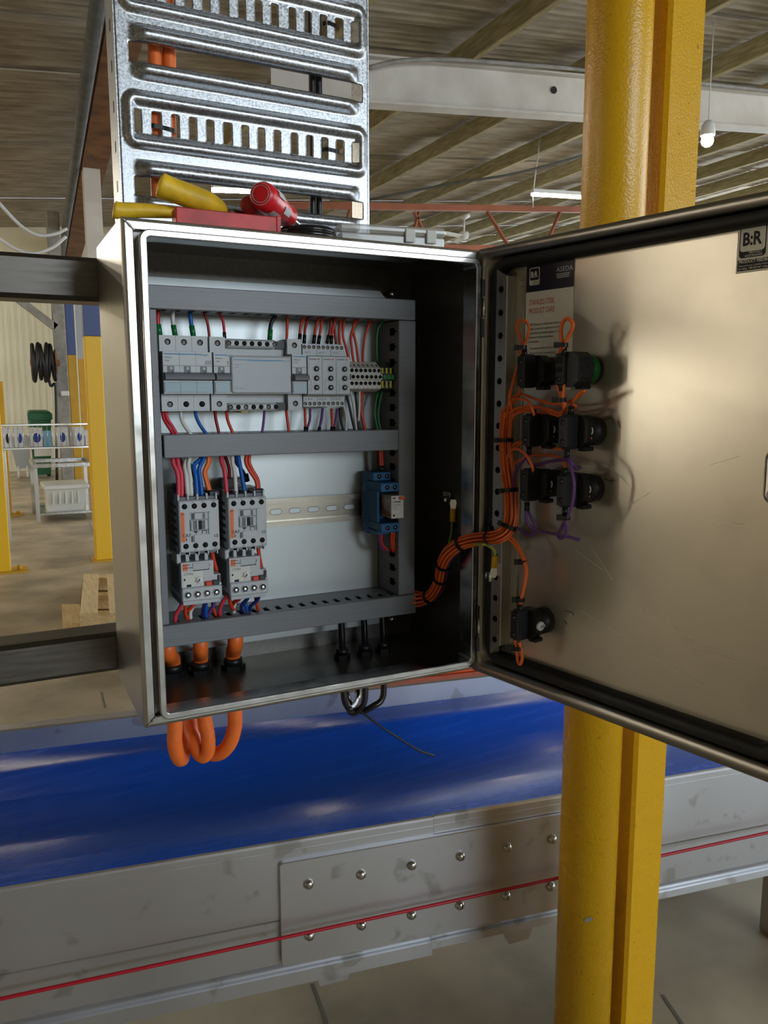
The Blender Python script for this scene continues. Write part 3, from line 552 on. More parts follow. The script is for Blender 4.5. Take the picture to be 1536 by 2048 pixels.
def driver(name, label, p, q, rs, m1, stripes):
    t = thing(name, label, 'screwdriver', (q.x, q.y, zt), 'screwdrivers on the enclosure top'); p, q = V(p), V(q); d = (q-p)
    L = d.length; mb = MB(); mb.lathe([(r, L*h) for h, r in rs], p, d, n=24); mb.build('handle', m1, t)
    if stripes:
        dn = d.normalized(); a = dn.orthogonal().normalized(); b = dn.cross(a)
        for k in range(8):
            th = 2*math.pi*k/8+.35; vs = []
            for h in [(.16+.05*j) if k % 2 == 0 else (.42+.05*j) for j in range(6)]:
                r = 0
                for (h0, r0), (h1, r1) in zip(rs, rs[1:]):
                    if h0 <= h <= h1: r = r0+(r1-r0)*(h-h0)/(h1-h0)
                for e in (-.27, 0, .27): vs.append(p+dn*(L*h)+(a*math.cos(th+e)+b*math.sin(th+e))*(r*1.03+.0004))
            mb = MB(); mb.add(vs, [(3*i+j, 3*i+j+1, 3*i+j+4, 3*i+j+3) for i in range(5) for j in range(2)], True); mb.build('grip_inlay', 'driver_grey', t, recalc=False)
        mb = MB()
        for rr_ in (.0085, .0108): mb.tube([p-dn*.0006+(a*math.cos(u_)+b*math.sin(u_))*rr_ for u_ in [2*math.pi*j/24 for j in range(25)]], .00025, 4, caps=False)
        mb.build('end_ring', 'driver_grey', t)
    mb = MB(); mb.cyl(q, q+d.normalized()*.07, .003, n=10); mb.build('shaft', 'chrome', t)
    return t
p0 = onY(521, 388, .01); p1 = onY(578, 434, .085); p1.z = max(p1.z, zt+.010)
driver('screwdriver', 'red and grey screwdriver pointing its round end at the viewer', p0, p1, [(0, .004), (.01, .0118), (.06, .0138), (.16, .0146), (.45, .0140), (.7, .0118), (.85, .0095), (.93, .012), (1, .008)], 'driver_red', True)
p0 = onY(496, 409, .03); p1 = onY(530, 428, .10); p1.z = max(p1.z, zt+.008)
driver('screwdriver', 'smaller dark red screwdriver half hidden behind the larger one', p0, p1, [(0, .003), (.02, .0085), (.1, .0098), (.5, .0092), (1, .006)], 'tool_red', False)
q = onY(614, 455, .05); mb = MB(); mb.lathe([(.012, zt), (.030, zt), (.032, zt+.002), (.032, zt+.006), (.031, zt+.0065), (.032, zt+.007), (.032, zt+.010), (.030, zt+.0125), (.012, zt+.0125)], (q.x, .05, 0), Z_, n=32); tag(mb.build('tape_roll', 'blackgloss'), 'roll of black electrical tape between screwdriver and clear box', 'tape')
b0, b1 = onY(668, 452, .06).x, onY(868, 470, .06).x
t = thing('parts_box', 'clear plastic parts box on the right of the enclosure top', 'box', ((b0+b1)/2, .1, zt))
M_ = Matrix.Translation((b0, .045, zt)) @ Matrix.Rotation(math.radians(-9), 4, 'Z'); L_ = .128
mb = MB(M_); mb.box(.002, L_-.002, .002, .108, 0, .014, b=.002); mb.build('base', 'clearbox', t)
mb = MB(M_); mb.box(0, L_, 0, .11, .0145, .0235, b=.003); mb.build('lid', 'clearbox', t)
for x in (.35, .5, .62, .8): mb = MB(M_); mb.box(L_*x, L_*x+.0015, .004, .106, .001, .013); mb.build('divider', 'offwhite', t)
for x in (.6, .8): mb = MB(M_); mb.box(L_*x, L_*x+.012, -.002, 0, .006, .021, b=.001); mb.build('latch', 'offwhite', t)
# ================================================================== ENCLOSURE
W, H, D = .4, .5, .172
en = thing('electrical_enclosure', 'open stainless steel wall enclosure holding the control gear', 'enclosure', (W/2, D/2, 0))
def ring(i, y, r=.001, n=4, il=0, ir=0, it=0, ib=0): return rr(i+il, W-i-ir, i+ib, H-i-it, max(r, .0004), y, n)
mb = MB(); mb.loft([ring(0, D, .002), ring(0, .005, .002), ring(.0006, .0022, .002), ring(.002, .0007, .002), ring(.004, 0, .002), ring(.0105, 0, .002), ring(.0112, .001, .002), ring(.0115, .007, .002)], False, False, False)
mb.add(ring(0, D, .002), [tuple(range(20))]); mb.build('outer_shell', 'steel_v', en)
mb = MB(); mb.loft([ring(.004, -.0001, .002), ring(.0105, -.0001, .002), ring(.0113, .0009, .002), ring(.0116, .0075, .002)], False, False, False); mb.build('front_flange', 'steel_front', en)
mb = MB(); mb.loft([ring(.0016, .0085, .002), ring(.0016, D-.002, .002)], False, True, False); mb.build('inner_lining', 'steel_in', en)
il, ir_, it, ib = .0030, -.0030, .0, -.002
def rim(i, y, r): return rr(i+il, W-(i+ir_), i+ib, H-(i+it), max(r, .0006), y, 6)
mb = MB(); mb.loft([rim(.0115, .008, .010), rim(.0115, -.0092, .010), rim(.0119, -.0102, .010), rim(.0128, -.0106, .009), rim(.0172, -.0106, .005), rim(.0181, -.0102, .004), rim(.0185, -.0092, .004), rim(.0185, .016, .004)], False, False, False); mb.build('rim', 'steel_front', en)
mb = MB(); mb.loft([rim(.0115, .0082, .010), rim(.0, .0082, .003)], False, False, False); mb.build('gutter', 'steel_dark', en)
for (x, z, dx, dz) in ((.0015, .4985, .011, -.011), (.0015, .0015, .011, .011)):
    mb = MB(); mb.tube([V((x+dx*k/8, -.0005+.0004*(k % 2), z+dz*k/8)) for k in range(9)], [.0008+.0007*((k*7) % 3)/2 for k in range(9)], 6); mb.build('weld_bead', 'weld', en)
# mounting plate
mb = MB(); cz = .012; mb.prism([(.0225+cz, .4683), (.3545-cz, .4683), (.3545, .4683-cz), (.3545, .0265+cz), (.3545-cz, .0265), (.0225+cz, .0265), (.0225, .0265+cz), (.0225, .4683-cz)], .152, .154, 'y'); mp_ = mb.build('mounting_plate', 'zinc_plate', en)
for x, z in ((.360, .4655), (.360, .03), (.018, .4655)):
    mb = MB(); mb.cyl((x, .15, z), (x, D-.002, z), .004, n=12); mb.sph((x, .15, z), .005, sc=(1, .6, 1)); mb.build('standoff_screw', 'chrome', en)
for z0, z1 in ((.4815, .489), ):
    mb = MB(); mb.box(.03, .37, .012, .016, z0, z1, b=.001); mb.build('stiffener', 'steel_in', en)
# white discs painting in daylight at the hinge holes of the right wall
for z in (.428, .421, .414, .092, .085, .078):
    mb = MB(); mb.cyl((W-.0022, .03, z), (W-.0016, .03, z), .0016, n=10); mb.build('daylight_dot', 'white', en)
# hinges
for za, zb in ((onY(966, 545, -.006).z, onY(964, 690, -.006).z), (onY(956, 1197, -.006).z, onY(955, 1312, -.006).z)):
    c = V((.3985, -.006, 0)); L = za-zb
    mb = MB(); mb.cyl(c+Z_*zb, c+Z_*za, .0052, n=14); hg = mb.build('hinge', 'black', en)
    for f0, f1 in ((.10, .36), (.66, .90)): mb = MB(); mb.box(c.x-.0066, c.x+.004, c.y-.0064, c.y+.004, zb+L*f0, zb+L*f1, b=.001); mb.build('knuckle', 'dgrey', hg)
    mb = MB(); mb.cyl(c+V((-.003, -.0045, zb+L*.38)), c+V((-.003, -.0045, zb+L*.64)), .0022, n=10); mb.build('pin', 'chrome', hg)
mb = MB(); p = onY(937, 1313, .02); mb.sph((.392, .012, p.z), .004); mb.build('bolt_head', 'chrome', en)
# earth stud on the right wall
p = onP(902, 999, V((W-.002, 0, 0)), X_)
mb = MB(); q0, q1 = onP(887, 983, V((W-.002, 0, 0)), X_), onP(901, 1008, V((W-.002, 0, 0)), X_)
mb.add([(W-.0022, q0.y, q0.z), (W-.0022, q1.y, q0.z), (W-.0022, q1.y, q1.z), (W-.0022, q0.y, q1.z)], [(0, 1, 2, 3)]); es = mb.build('earth_sticker', 'white', en, recalc=False)
c_ = V((W-.0025, (q0.y+q1.y)/2, (q0.z+q1.z)/2)); mb = MB(); mb.tube([c_+V((0, .0058*math.cos(t_), .0058*math.sin(t_))) for t_ in [j*math.pi/10 for j in range(21)]], .0005, 4, caps=False)
mb.tube([c_+Z_*.0045, c_], .0004, 4); mb.tube([c_+V((0, -.003, 0)), c_+V((0, .003, 0))], .0004, 4); mb.tube([c_+V((0, -.002, -.0015)), c_+V((0, .002, -.0015))], .0004, 4); mb.build('earth_symbol', 'ink', es)
mb = MB(); mb.cyl(p, p-X_*.012, .0032, n=12); mb.cyl(p-X_*.004, p-X_*.009, .0055, n=6, smooth=False); mb.build('earth_stud', 'chrome', en)
# ------------------------------------------------------------------ door (a part of the enclosure) with its sub-parts
UW = .397
def dring(i, y, r=.004, n=5, hx=0.): return rr(i+hx, UW-i, i, H-i*.8, max(r, .0005), y, n)
mb = MB(DOORM); hx = .004
mb.loft([dring(0, .022, .002), dring(0, .004, .003), dring(.0010, .0015, .004), dring(.0035, 0, .005), dring(.0085, .0002, .008), dring(.0125, .0012, .010), dring(.0155, .0040, .012), dring(.0165, .0157, .012), dring(.030, .0157, .012)], False, False, True)
mb.add(dring(0, .022, .002), [tuple(range(24))]); dr = mb.build('door', 'steel_frame', en)
LINM = DOORM @ Matrix.Translation((0, .0052, 0))
mb = MB(LINM); mb.add(dring(.029, .0104, .012), [tuple(range(24))]); ln = mb.build('door_liner', 'liner', dr, recalc=False)
mb = MB(DOORM); gp = [(.0172, .0156), (.0172, .005), (.0182, .0028), (.0205, .0016), (.024, .0012), (.0275, .0018), (.030, .0034), (.0312, .006), (.0314, .0156)]
mb.loft([dring(i, y, max(.022-(i-.0172), .009), 7, .004) for i, y in gp], False, False, True); mb.build('gasket', 'rubber', dr)
# perforated rail beside the hinge
def holed(mb, u0, u1, z0, z1, cu, cz, r, y, n=16):
    hw = [];  hc = []
    for k in range(n):
        a = 2*math.pi*k/n; c, s_ = math.cos(a), math.sin(a); hc.append((cu+r*c, y, cz+r*s_))
        tt = min(((u1-cu)/c if c > 1e-6 else (u0-cu)/c if c < -1e-6 else 1e9), ((z1-cz)/s_ if s_ > 1e-6 else (z0-cz)/s_ if s_ < -1e-6 else 1e9)); hw.append((cu+tt*c, y, cz+tt*s_))
    mb.add(hw+hc, [(k, (k+1) % n, n+(k+1) % n, n+k) for k in range(n)])
    cn = [(u1, y, z1), (u0, y, z1), (u0, y, z0), (u1, y, z0)]
    for k, q in enumerate(cn):
        # close the corner triangle between the two neighbouring square points
        best = sorted(range(n), key=lambda i: (hw[i][0]-q[0])**2+(hw[i][2]-q[2])**2)[:2]; mb.add([q, hw[best[0]], hw[best[1]]], [(0, 1, 2)])
    mb.add(hc+[(p_[0], y+.0015, p_[2]) for p_ in hc], [(k, (k+1) % n, n+(k+1) % n, n+k) for k in range(n)], True)
mb = MB(DOORM); zz = [.4514-.02516*k for k in range(17)]
for z in zz: holed(mb, .0325, .0475, z-.01258, z+.01258, .0395, z, .0038, .0004)
mb.add([(.0325, .0004, zz[-1]-.01258), (.0475, .0004, zz[-1]-.01258), (.0475, .0004, .043), (.0325, .0004, .030)], [(0, 1, 2, 3)]); mb.add([(.0325, .0004, zz[0]+.01258), (.0475, .0004, zz[0]+.01258), (.0475, .0004, .4655), (.0325, .0004, .474)], [(0, 1, 2, 3)])
mb.add([(.0475, .0004, .043), (.0485, .0014, .043), (.0485, .0014, .4655), (.0475, .0004, .4655)], [(0, 1, 2, 3)]); mb.add([(.0485, .0014, .043), (.0485, .0156, .043), (.0485, .0156, .4655), (.0485, .0014, .4655)], [(0, 1, 2, 3)])
mb.build('perforated_rail', 'steel_v', dr, recalc=False)
mb = MB(DOORM); mb.box(.0325, .0480, .0095, .0155, .034, .470); mb.build('rail_backing', 'steel_in', dr)
mb = MB(LINM); mb.box(.0604, .0618, .0085, .0104, .040, .464, b=.0004); mb.build('liner_edge', 'steel_front', dr)
for z in (.4578, .0375): mb = MB(LINM); mb.lathe([(.0038, .0104), (.0036, .0090), (.0022, .0088), (.002, .0096)], (.0575, 0, z), (0, 1, 0), n=14); mb.build('stud_weld', 'steel_v', dr)
# earth stud low on the rail
def dl(p): return DOORM.inverted() @ p
p = dl(onD(985, 1152, .004)); mb = MB(DOORM); mb.cyl((p.x, .0004, p.z), (p.x, -.009, p.z), .0032, n=12); mb.lathe([(.0062, -.008), (.0062, -.0105), (.0045, -.012)], (p.x, 0, p.z), (0, 1, 0), n=16); mb.build('earth_screw', 'chrome', dr)
mb = MB(DOORM); mb.box(p.x-.0006, p.x+.0006, -.0125, -.0118, p.z-.0055, p.z+.0055); mb.build('screw_slot', 'hole', dr)
a = dl(onD(993, 1125, -.0002)); b = dl(onD(1001, 1152, -.0002)); mb = MB(DOORM); mb.add([(a.x, .0001, a.z), (b.x, .0001, a.z), (b.x, .0001, b.z), (a.x, .0001, b.z)], [(0, 1, 2, 3)]); mb.build('earth_sticker', 'white', dr, recalc=False)
# latch at the free edge
p = dl(onD(1529, 989, -.004)); q = dl(onD(1548, 955, -.002)); lt = None
mb = MB(DOORM)
prof_ = [(.0095, .012), (.0105, .005), (.0095, .0), (.006, -.003)]
for (cu, cz_, sc) in ((p.x+.010, p.z+.002, 1.0),):
    mb.loft([[(cu+r_*sc*math.cos(t_)*1.0, y_, cz_+(r_*sc*math.sin(t_)*(1.0) + (.028 if math.sin(t_) > 0 else 0))) for t_ in [2*math.pi*j/24 for j in range(24)]] for r_, y_ in prof_], True, True, True)
lt = mb.build('latch', 'chrome', dr)
mb = MB(DOORM); mb.lathe([(.0048, -.0032), (.0046, -.0044), (.002, -.0052)], (p.x+.010, 0, p.z+.001), (0, 1, 0), n=18); mb.build('latch_screw', 'offwhite', dr)
for a_ in (45, 135):
    M2 = DOORM @ Matrix.Translation((p.x+.010, -.0052, p.z+.001)) @ Matrix.Rotation(math.radians(a_), 4, 'Y'); mb = MB(M2); mb.box(-.003, .003, -.0005, .0008, -.0006, .0006); mb.build('screw_cross', 'hole', dr)
# scratches in the liner (bright scored lines)
for x0, y0, x1, y1 in ((1362, 1291, 1536, 1337), (1280, 1217, 1347, 1256), (1300, 1307, 1434, 1385), (1328, 1415, 1528, 1482), (1370, 1275, 1463, 1308), (1112, 960, 1240, 820), (1225, 935, 1262, 975), (1255, 1012, 1300, 985), (1180, 1090, 1225, 1160), (1420, 930, 1480, 912), (1150, 1100, 1205, 1140), (1425, 1040, 1500, 1050), (1210, 930, 1250, 960), (1160, 1220, 1240, 1270), (1380, 455, 1438, 462)):
    if (x0, y0) == (1112, 960): continue
    a = dl(onD(x0, y0, -.0155)); b = dl(onD(x1, y1, -.0155)); d = (b-a).normalized(); n = V((-d.z, 0, d.x))*.00022
    mb = MB(LINM); mb.add([V((q.x, .01025, q.z))+n*s_ for q, s_ in ((a, -.4), (a, .4), (b, 1), (b, -1))], [(0, 1, 2, 3)]); mb.build('scratch', 'white', ln, recalc=False)
# pen marks next to the fixings
for pts in (((1208, 841), (1218, 836), (1226, 838), (1226, 846)), ((1209, 958), (1220, 962), (1230, 960)), ((1224, 958), (1222, 966)), ((1130, 1222), (1143, 1224), (1148, 1230)), ((1128, 1240), (1134, 1248)), ((1236, 842), (1240, 855))):
    mb = MB(LINM); mb.tube([V((dl(onD(*q, -.0155)).x, .0102, dl(onD(*q, -.0155)).z)) for q in pts], .0004, 4); mb.build('pen_mark', 'ink', ln)
# ------------------------------------------------------------------ paper card and sticker on the door
def du(u, y, z): return LINM @ V((u, y, z))
cd = thing('care_card', 'white instruction card with dark header stuck inside the door', 'card', du(.096, .0102, .36))
mb = MB(LINM); mb.box(.0636, .1292, .0097, .0102, .340, .4755); mb.build('sheet', 'paper', cd)
mb = MB(LINM); mb.box(.0636, .1292, .00965, .0097, .4465, .4755); mb.build('header', 'cardnavy', cd)
EX, EZ = DD, Z_
def logo(par, u, z, s_, fg, bgm, y):
    mb = MB(LINM); mb.loft([rr(u, u+s_*.78, z, z+s_, s_*.10, y), rr(u, u+s_*.78, z, z+s_, s_*.10, y+.0001)], True, True, False); mb.build('logo_tile', fg, par)
    mb = MB(LINM); mb.loft([rr(u+s_*.05, u+s_*.73, z+s_*.28, z+s_*.95, s_*.09, y-.0001), rr(u+s_*.05, u+s_*.73, z+s_*.28, z+s_*.95, s_*.09, y)], True, True, False); mb.build('logo_field', bgm, par)
    text('B:R', s_*.46, du(u+s_*.10, y-.0002, z+s_*.45), EX, EZ, fg, par, bold=.03, squash=.82)
    text('PROUDLY', s_*.10, du(u+s_*.30, y-.0002, z+s_*.15), EX, EZ, bgm, par, bold=.01); text('AUSTRALIAN', s_*.10, du(u+s_*.16, y-.0002, z+s_*.05), EX, EZ, bgm, par, bold=.01)
logo(cd, .068, .4535, .0185, 'paper', 'cardnavy', .0096)
text('ASEDA', .0072, du(.1055, .0095, .4635), EX, EZ, 'printlite', cd, bold=.0)
for i in range(3): mb = MB(LINM); mb.box(.1055+.0005*i, .1235-.0006*i, .0095, .0096, .4608-.0018*i, .4617-.0018*i); mb.build('logo_bar', 'printlite', cd)
text('STAINLESS STEEL', .0080, du(.0682, .0096, .4325), EX, EZ, 'redprint', cd, bold=.006, squash=.60); text('PRODUCT CARE', .0080, du(.0682, .0096, .4235), EX, EZ, 'redprint', cd, bold=.006, squash=.60)
for i, s_ in enumerate(('At B&R Enclosures, our stainless steel products are', 'designed to protect your equipment in the harshest', 'of environments and maximise longevity. For best', 'performance, the following maintenance', 'is recommended.')):
    text(s_, .0036, du(.0678, .0096, .4105-.0046*i), EX, EZ, 'ink', cd, bold=.008, squash=.62)
for i, s_ in enumerate(('Clean regularly with chlorine-free water and detergent', 'Wipe with the grain and do not use abrasives', 'Ensure you have an appropriate maintenance', 'process as environments can change', '', 'Find out more on our stainless steel page', 'www.brenclosures.com.au')):
    text(s_, .0033, du(.0705, .0096, .3850-.0062*i*(.85)), EX, EZ, 'ink', cd, bold=.006, squash=.62)
st = thing('feedback_sticker', 'white and black sticker at the upper right inside the door', 'sticker', du(.325, .0102, .438))
mb = MB(LINM); mb.box(.3042, .3475, .0098, .0103, .4386, .4782); mb.build('sheet', 'paper', st)
mb = MB(LINM); mb.loft([rr(.3062, .3295, .4508, .4768, .003, .0096), rr(.3062, .3295, .4508, .4768, .003, .0097)], True, True, False); mb.build('logo_tile', 'ink', st)
mb = MB(LINM); mb.loft([rr(.3070, .3287, .4560, .4761, .0028, .0095), rr(.3070, .3287, .4560, .4761, .0028, .0096)], True, True, False); mb.build('logo_field', 'paper', st)
text('B:R', .0148, du(.3088, .0094, .4612), EX, EZ, 'ink', st, bold=.035, squash=.80)
text('PROUDLY', .0026, du(.3150, .0094, .4540), EX, EZ, 'paper', st, bold=.01); text('AUSTRALIAN', .0026, du(.3115, .0094, .4515), EX, EZ, 'paper', st, bold=.01)
mb = MB(LINM); mb.box(.3055, .3470, .0096, .0097, .4402, .4492); mb.build('text_panel', 'ink', st)
text('PRODUCT FEEDBACK', .0035, du(.3066, .0095, .4465), EX, EZ, 'paper', st, bold=.02, squash=.9); text('Help ensure your complete satisfaction', .0022, du(.3066, .0095, .4437), EX, EZ, 'paper', st, squash=.8); text('by calling  1300 262 567  today', .0024, du(.3066, .0095, .4412), EX, EZ, 'paper', st, bold=.01, squash=.85)
# ------------------------------------------------------------------ control units on the door
def control(kind, cu, cz, nw, label, side=0.):
    """contact block + body + collar behind a panel button; front (terminal) face at door depth yf"""
    t = thing('contact_block_unit', label, 'switch block', du(cu, .0104, cz), 'black switch blocks on the door')
    yf = -.030; hz = .0155
    mb = MB(DOORM); mb.lathe([(.0148, .0154), (.0148, .0045), (.0140, .004), (.0140, -.002)], (cu+.004, 0, cz), (0, 1, 0), n=26); mb.build('collar', 'black', t)
    mb = MB(DOORM); mb.prism([(cu-.013, cz-.013), (cu-.006, cz-.0165), (cu+.009, cz-.0165), (cu+.0165, cz-.009), (cu+.0165, cz+.010), (cu+.010, cz+.0165), (cu-.006, cz+.0165), (cu-.013, cz+.012)], -.0135, -.0015, 'y'); mb.box(cu+.004, cu+.015, -.012, .001, cz-.0195, cz-.015, b=.001); mb.build('mounting_body', 'black', t)
    u0 = cu-.0065; mb = MB(DOORM); mb.box(u0, u0+nw, yf, -.012, cz-hz, cz+hz, b=.0008); mb.box(u0+.001, u0+nw-.001, yf+.003, -.012, cz-hz-.002, cz+hz+.002, b=.0008); cb = mb.build('contact_block', 'cblock', t)
    for z in (cz+.0095, cz-.0095): mb = MB(DOORM); mb.lathe([(.0027, yf-.0002), (.0027, yf+.0004)], (u0+nw/2, 0, z), (0, 1, 0), n=14); mb.lathe([(.0016, yf-.0003), (.0016, yf-.0002)], (u0+nw/2+.0004, 0, z-.0003), (0, 1, 0), n=10, m=1); mb.build('terminal_screw', ['hole', 'steel_dark'], t)
    if kind == 'arc':
        mb = MB(DOORM); c_ = (cu+.0165, -.0095, cz+.001)
        mb.tube([(cu+.0169, c_[1]+.0042*math.cos(t_), c_[2]+.0042*math.sin(t_)) for t_ in [math.radians(-50+10*j) for j in range(11)]], .0008, 6); mb.build('index_mark', 'white', t)
        mb = MB(DOORM); mb.cyl((cu+.0160, -.0065, cz-.0062), (cu+.0170, -.0065, cz-.0062), .0009, n=8); mb.build('index_dot', 'orangeprint', t)
    if kind == 'disc':
        mb = MB(DOORM); mb.lathe([(.0052, 0), (.0052, .0025), (.0045, .0035)], (cu+.0165, -.008, cz), (1, 0, 0), n=20); mb.box(cu+.0166, cu+.0188, -.0045, -.001, cz-.002, cz+.001); dk = mb.build('white_disc', 'whiteplastic', t)
        text('E10', .0040, DOORM @ V((cu+.0202, -.0102, cz-.0015)), -DN, Z_, 'ink', t, bold=.02)
    if kind == 'lamp':
        mb = MB(DOORM); mb.prism([(cu-.002, cz-.016), (cu+.012, cz-.0172), (cu+.019, cz-.012), (cu+.019, cz+.012), (cu+.012, cz+.0172), (cu-.002, cz+.016)], -.026, -.003, 'y'); mb.build('lamp_body', 'cblock', t)
        mb = MB(DOORM); mb.lathe([(.0150, .0015), (.0157, .003), (.0157, .008), (.0150, .0095)], (cu+.004, 0, cz), (0, 1, 0), n=28); mb.build('green_lens', 'greenlens', t)
        for i, (dy, dz, w_, h_) in enumerate(((-.022, .009, .004, .003), (-.016, .010, .003, .004), (-.011, .010, .003, .0025), (-.018, -.009, .005, .004), (-.011, -.010, .004, .0035), (-.020, 0, .003, .005), (-.012, .003, .0025, .003))):
            mb = MB(DOORM); mb.box(cu+.0188, cu+.0193, dy-w_/2, dy+w_/2, cz+dz-h_/2, cz+dz+h_/2); mb.build('moulded_slot', 'hole', t)
        for dz in (.009, .0, -.009): mb = MB(DOORM); mb.box(u0+.001, u0+nw-.001, yf-.0003, yf+.0005, cz+dz-.003, cz+dz+.002); mb.build('terminal_mouth', 'hole', t)
    return t
control('plain', .1000, .3600, .0105, 'black switch block at the top left of the door group')
control('lamp', .1515, .3605, .0105, 'dark grey lamp block with green ring at the top right')
control('arc', .1095, .2985, .0095, 'black switch block in the middle row on the left')
control('arc', .1580, .2985, .0115, 'black switch block in the middle row on the right')
control('arc', .1080, .2405, .0105, 'black switch block in the lower row on the left')
control('arc', .1580, .2395, .0130, 'black switch block in the lower row on the right, behind a purple wire')
control('disc', .0985, .0845, .0110, 'black switch block with white disc alone near the door bottom')
# ================================================================== DIN RAILS AND WIRING DUCT
def din(x0, x1, zc, label, slots=()):
    t = thing('din_rail', label, 'rail', ((x0+x1)/2, .148, zc-.0175), 'DIN rails on the mounting plate')
    mb = MB(); mb.prism([(.1515, zc-.0125), (.1515, zc+.0125), (.1455, zc+.0125), (.1455, zc+.0175), (.1445, zc+.0175), (.1445, zc+.0115), (.1505, zc+.0115), (.1505, zc-.0115), (.1445, zc-.0115), (.1445, zc-.0175), (.1455, zc-.0175), (.1455, zc-.0125)], x0, x1, 'x'); mb.build('rail', 'din', t)
    for x in slots:
        mb = MB(); mb.loft([rr(x-.0075, x+.0075, zc-.0031, zc+.0031, .0031, .1503), rr(x-.0075, x+.0075, zc-.0031, zc+.0031, .0031, .1505)], True, False, False); mb.build('slot', 'zinc_plate', t)
        mb = MB(); mb.loft([rr(x-.0080, x+.0080, zc-.0036, zc+.0036, .0036, .15045), rr(x-.0075, x+.0075, zc-.0031, zc+.0031, .0031, .15005)], False, False, False); mb.build('slot_edge', 'duct_dark', t)
din(.048, .338, .3600, 'upper DIN rail behind the breakers'); din(.055, .338, .1905, 'lower DIN rail with oval slots right of the contactors', [.1705+.0252*k for k in range(7)])
YF, YP = .090, .152
def duct(label, x0, x1, z0, z1, vert, walls):
    t = thing('wiring_duct', label, 'wiring duct', ((x0+x1)/2, (YF+YP)/2, z0), 'grey slotted wiring ducts')
    mb = MB(); e = .0006
    if vert: mb.box(x0-e, x1+e, YF, YF+.006, z0, z1, b=.0008)
    else: mb.box(x0, x1, YF, YF+.006, z0-e, z1+e, b=.0008)
    if not vert:
        for k in range(1, 6): z = z0+(z1-z0)*k/6; mb.box(x0, x1, YF-.0002, YF, z-.0003, z+.0003)
    mb.build('cover', 'duct', t)
    mb = MB()
    if vert: mb.box(x0, x1, YP-.002, YP, z0, z1)
    else: mb.box(x0, x1, YP-.002, YP, z0, z1)
    mb.build('base', 'duct', t)
    th = .0014
    for side in walls:
        mb = MB(); pitch, gap = .0155, .0062; a0, a1 = (z0, z1) if vert else (x0, x1)
        def wb_(a, b, y0, y1):
            if vert:
                q = x0 if side == 'L' else x1-th; mb.box(q, q+th, y0, y1, a, b)
            else:
                q = z0 if side == 'B' else z1-th; mb.box(a, b, y0, y1, q, q+th)
        pt = .0188 if vert else pitch; gp = .0092 if vert else gap
        ya, yb = (.1030, .1180) if vert else (.1020, .120)
        wb_(a0, a1, yb, YP); wb_(a0, a1, YF+.004, ya)
        a = a0
        while a < a1-1e-6: wb_(a, min(a+pt-gp, a1), ya, yb); a += pt
        if vert:
            a = a0+pt-gp/2
            while a < a1-.005:
                q = x0-.0003 if side == 'L' else x1; mb.box(q, q+.0003, ya-.0045, ya, a-.0012, a+.0012, m=1); a += pt
        mb.build('slotted_wall', ['duct', 'hole'], t)
    mb = MB()
    if vert: mb.box((x0+x1)/2-.0005, (x0+x1)/2+.0005, .097, YP-.002, z0, z1)
    else: mb.box(x0, x1, .097, YP-.002, (z0+z1)/2-.0005, (z0+z1)/2+.0005)
    mb.build('shade_sheet', 'hole', t)  # black sheet painting in the darkness inside the duct
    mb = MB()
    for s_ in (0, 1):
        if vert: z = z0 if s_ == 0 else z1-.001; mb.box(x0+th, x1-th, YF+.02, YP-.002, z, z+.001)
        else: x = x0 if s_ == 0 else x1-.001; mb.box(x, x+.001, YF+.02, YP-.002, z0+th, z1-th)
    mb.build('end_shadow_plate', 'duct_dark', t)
duct('grey horizontal wiring duct along the top of the plate', .0300, .3612, .4275, .4510, False, 'BT')
duct('grey horizontal wiring duct across the middle below the breakers', .0489, .3378, .2680, .2923, False, 'BT')
duct('grey horizontal wiring duct along the bottom of the plate', .0300, .3637, .0540, .0782, False, 'BT')
duct('grey vertical wiring duct on the right side of the plate', .3388, .3612, .0800, .4262, True, 'LR')
duct('grey vertical wiring duct on the left, mostly behind the rim', .0235, .0462, .0800, .4262, True, 'LR')
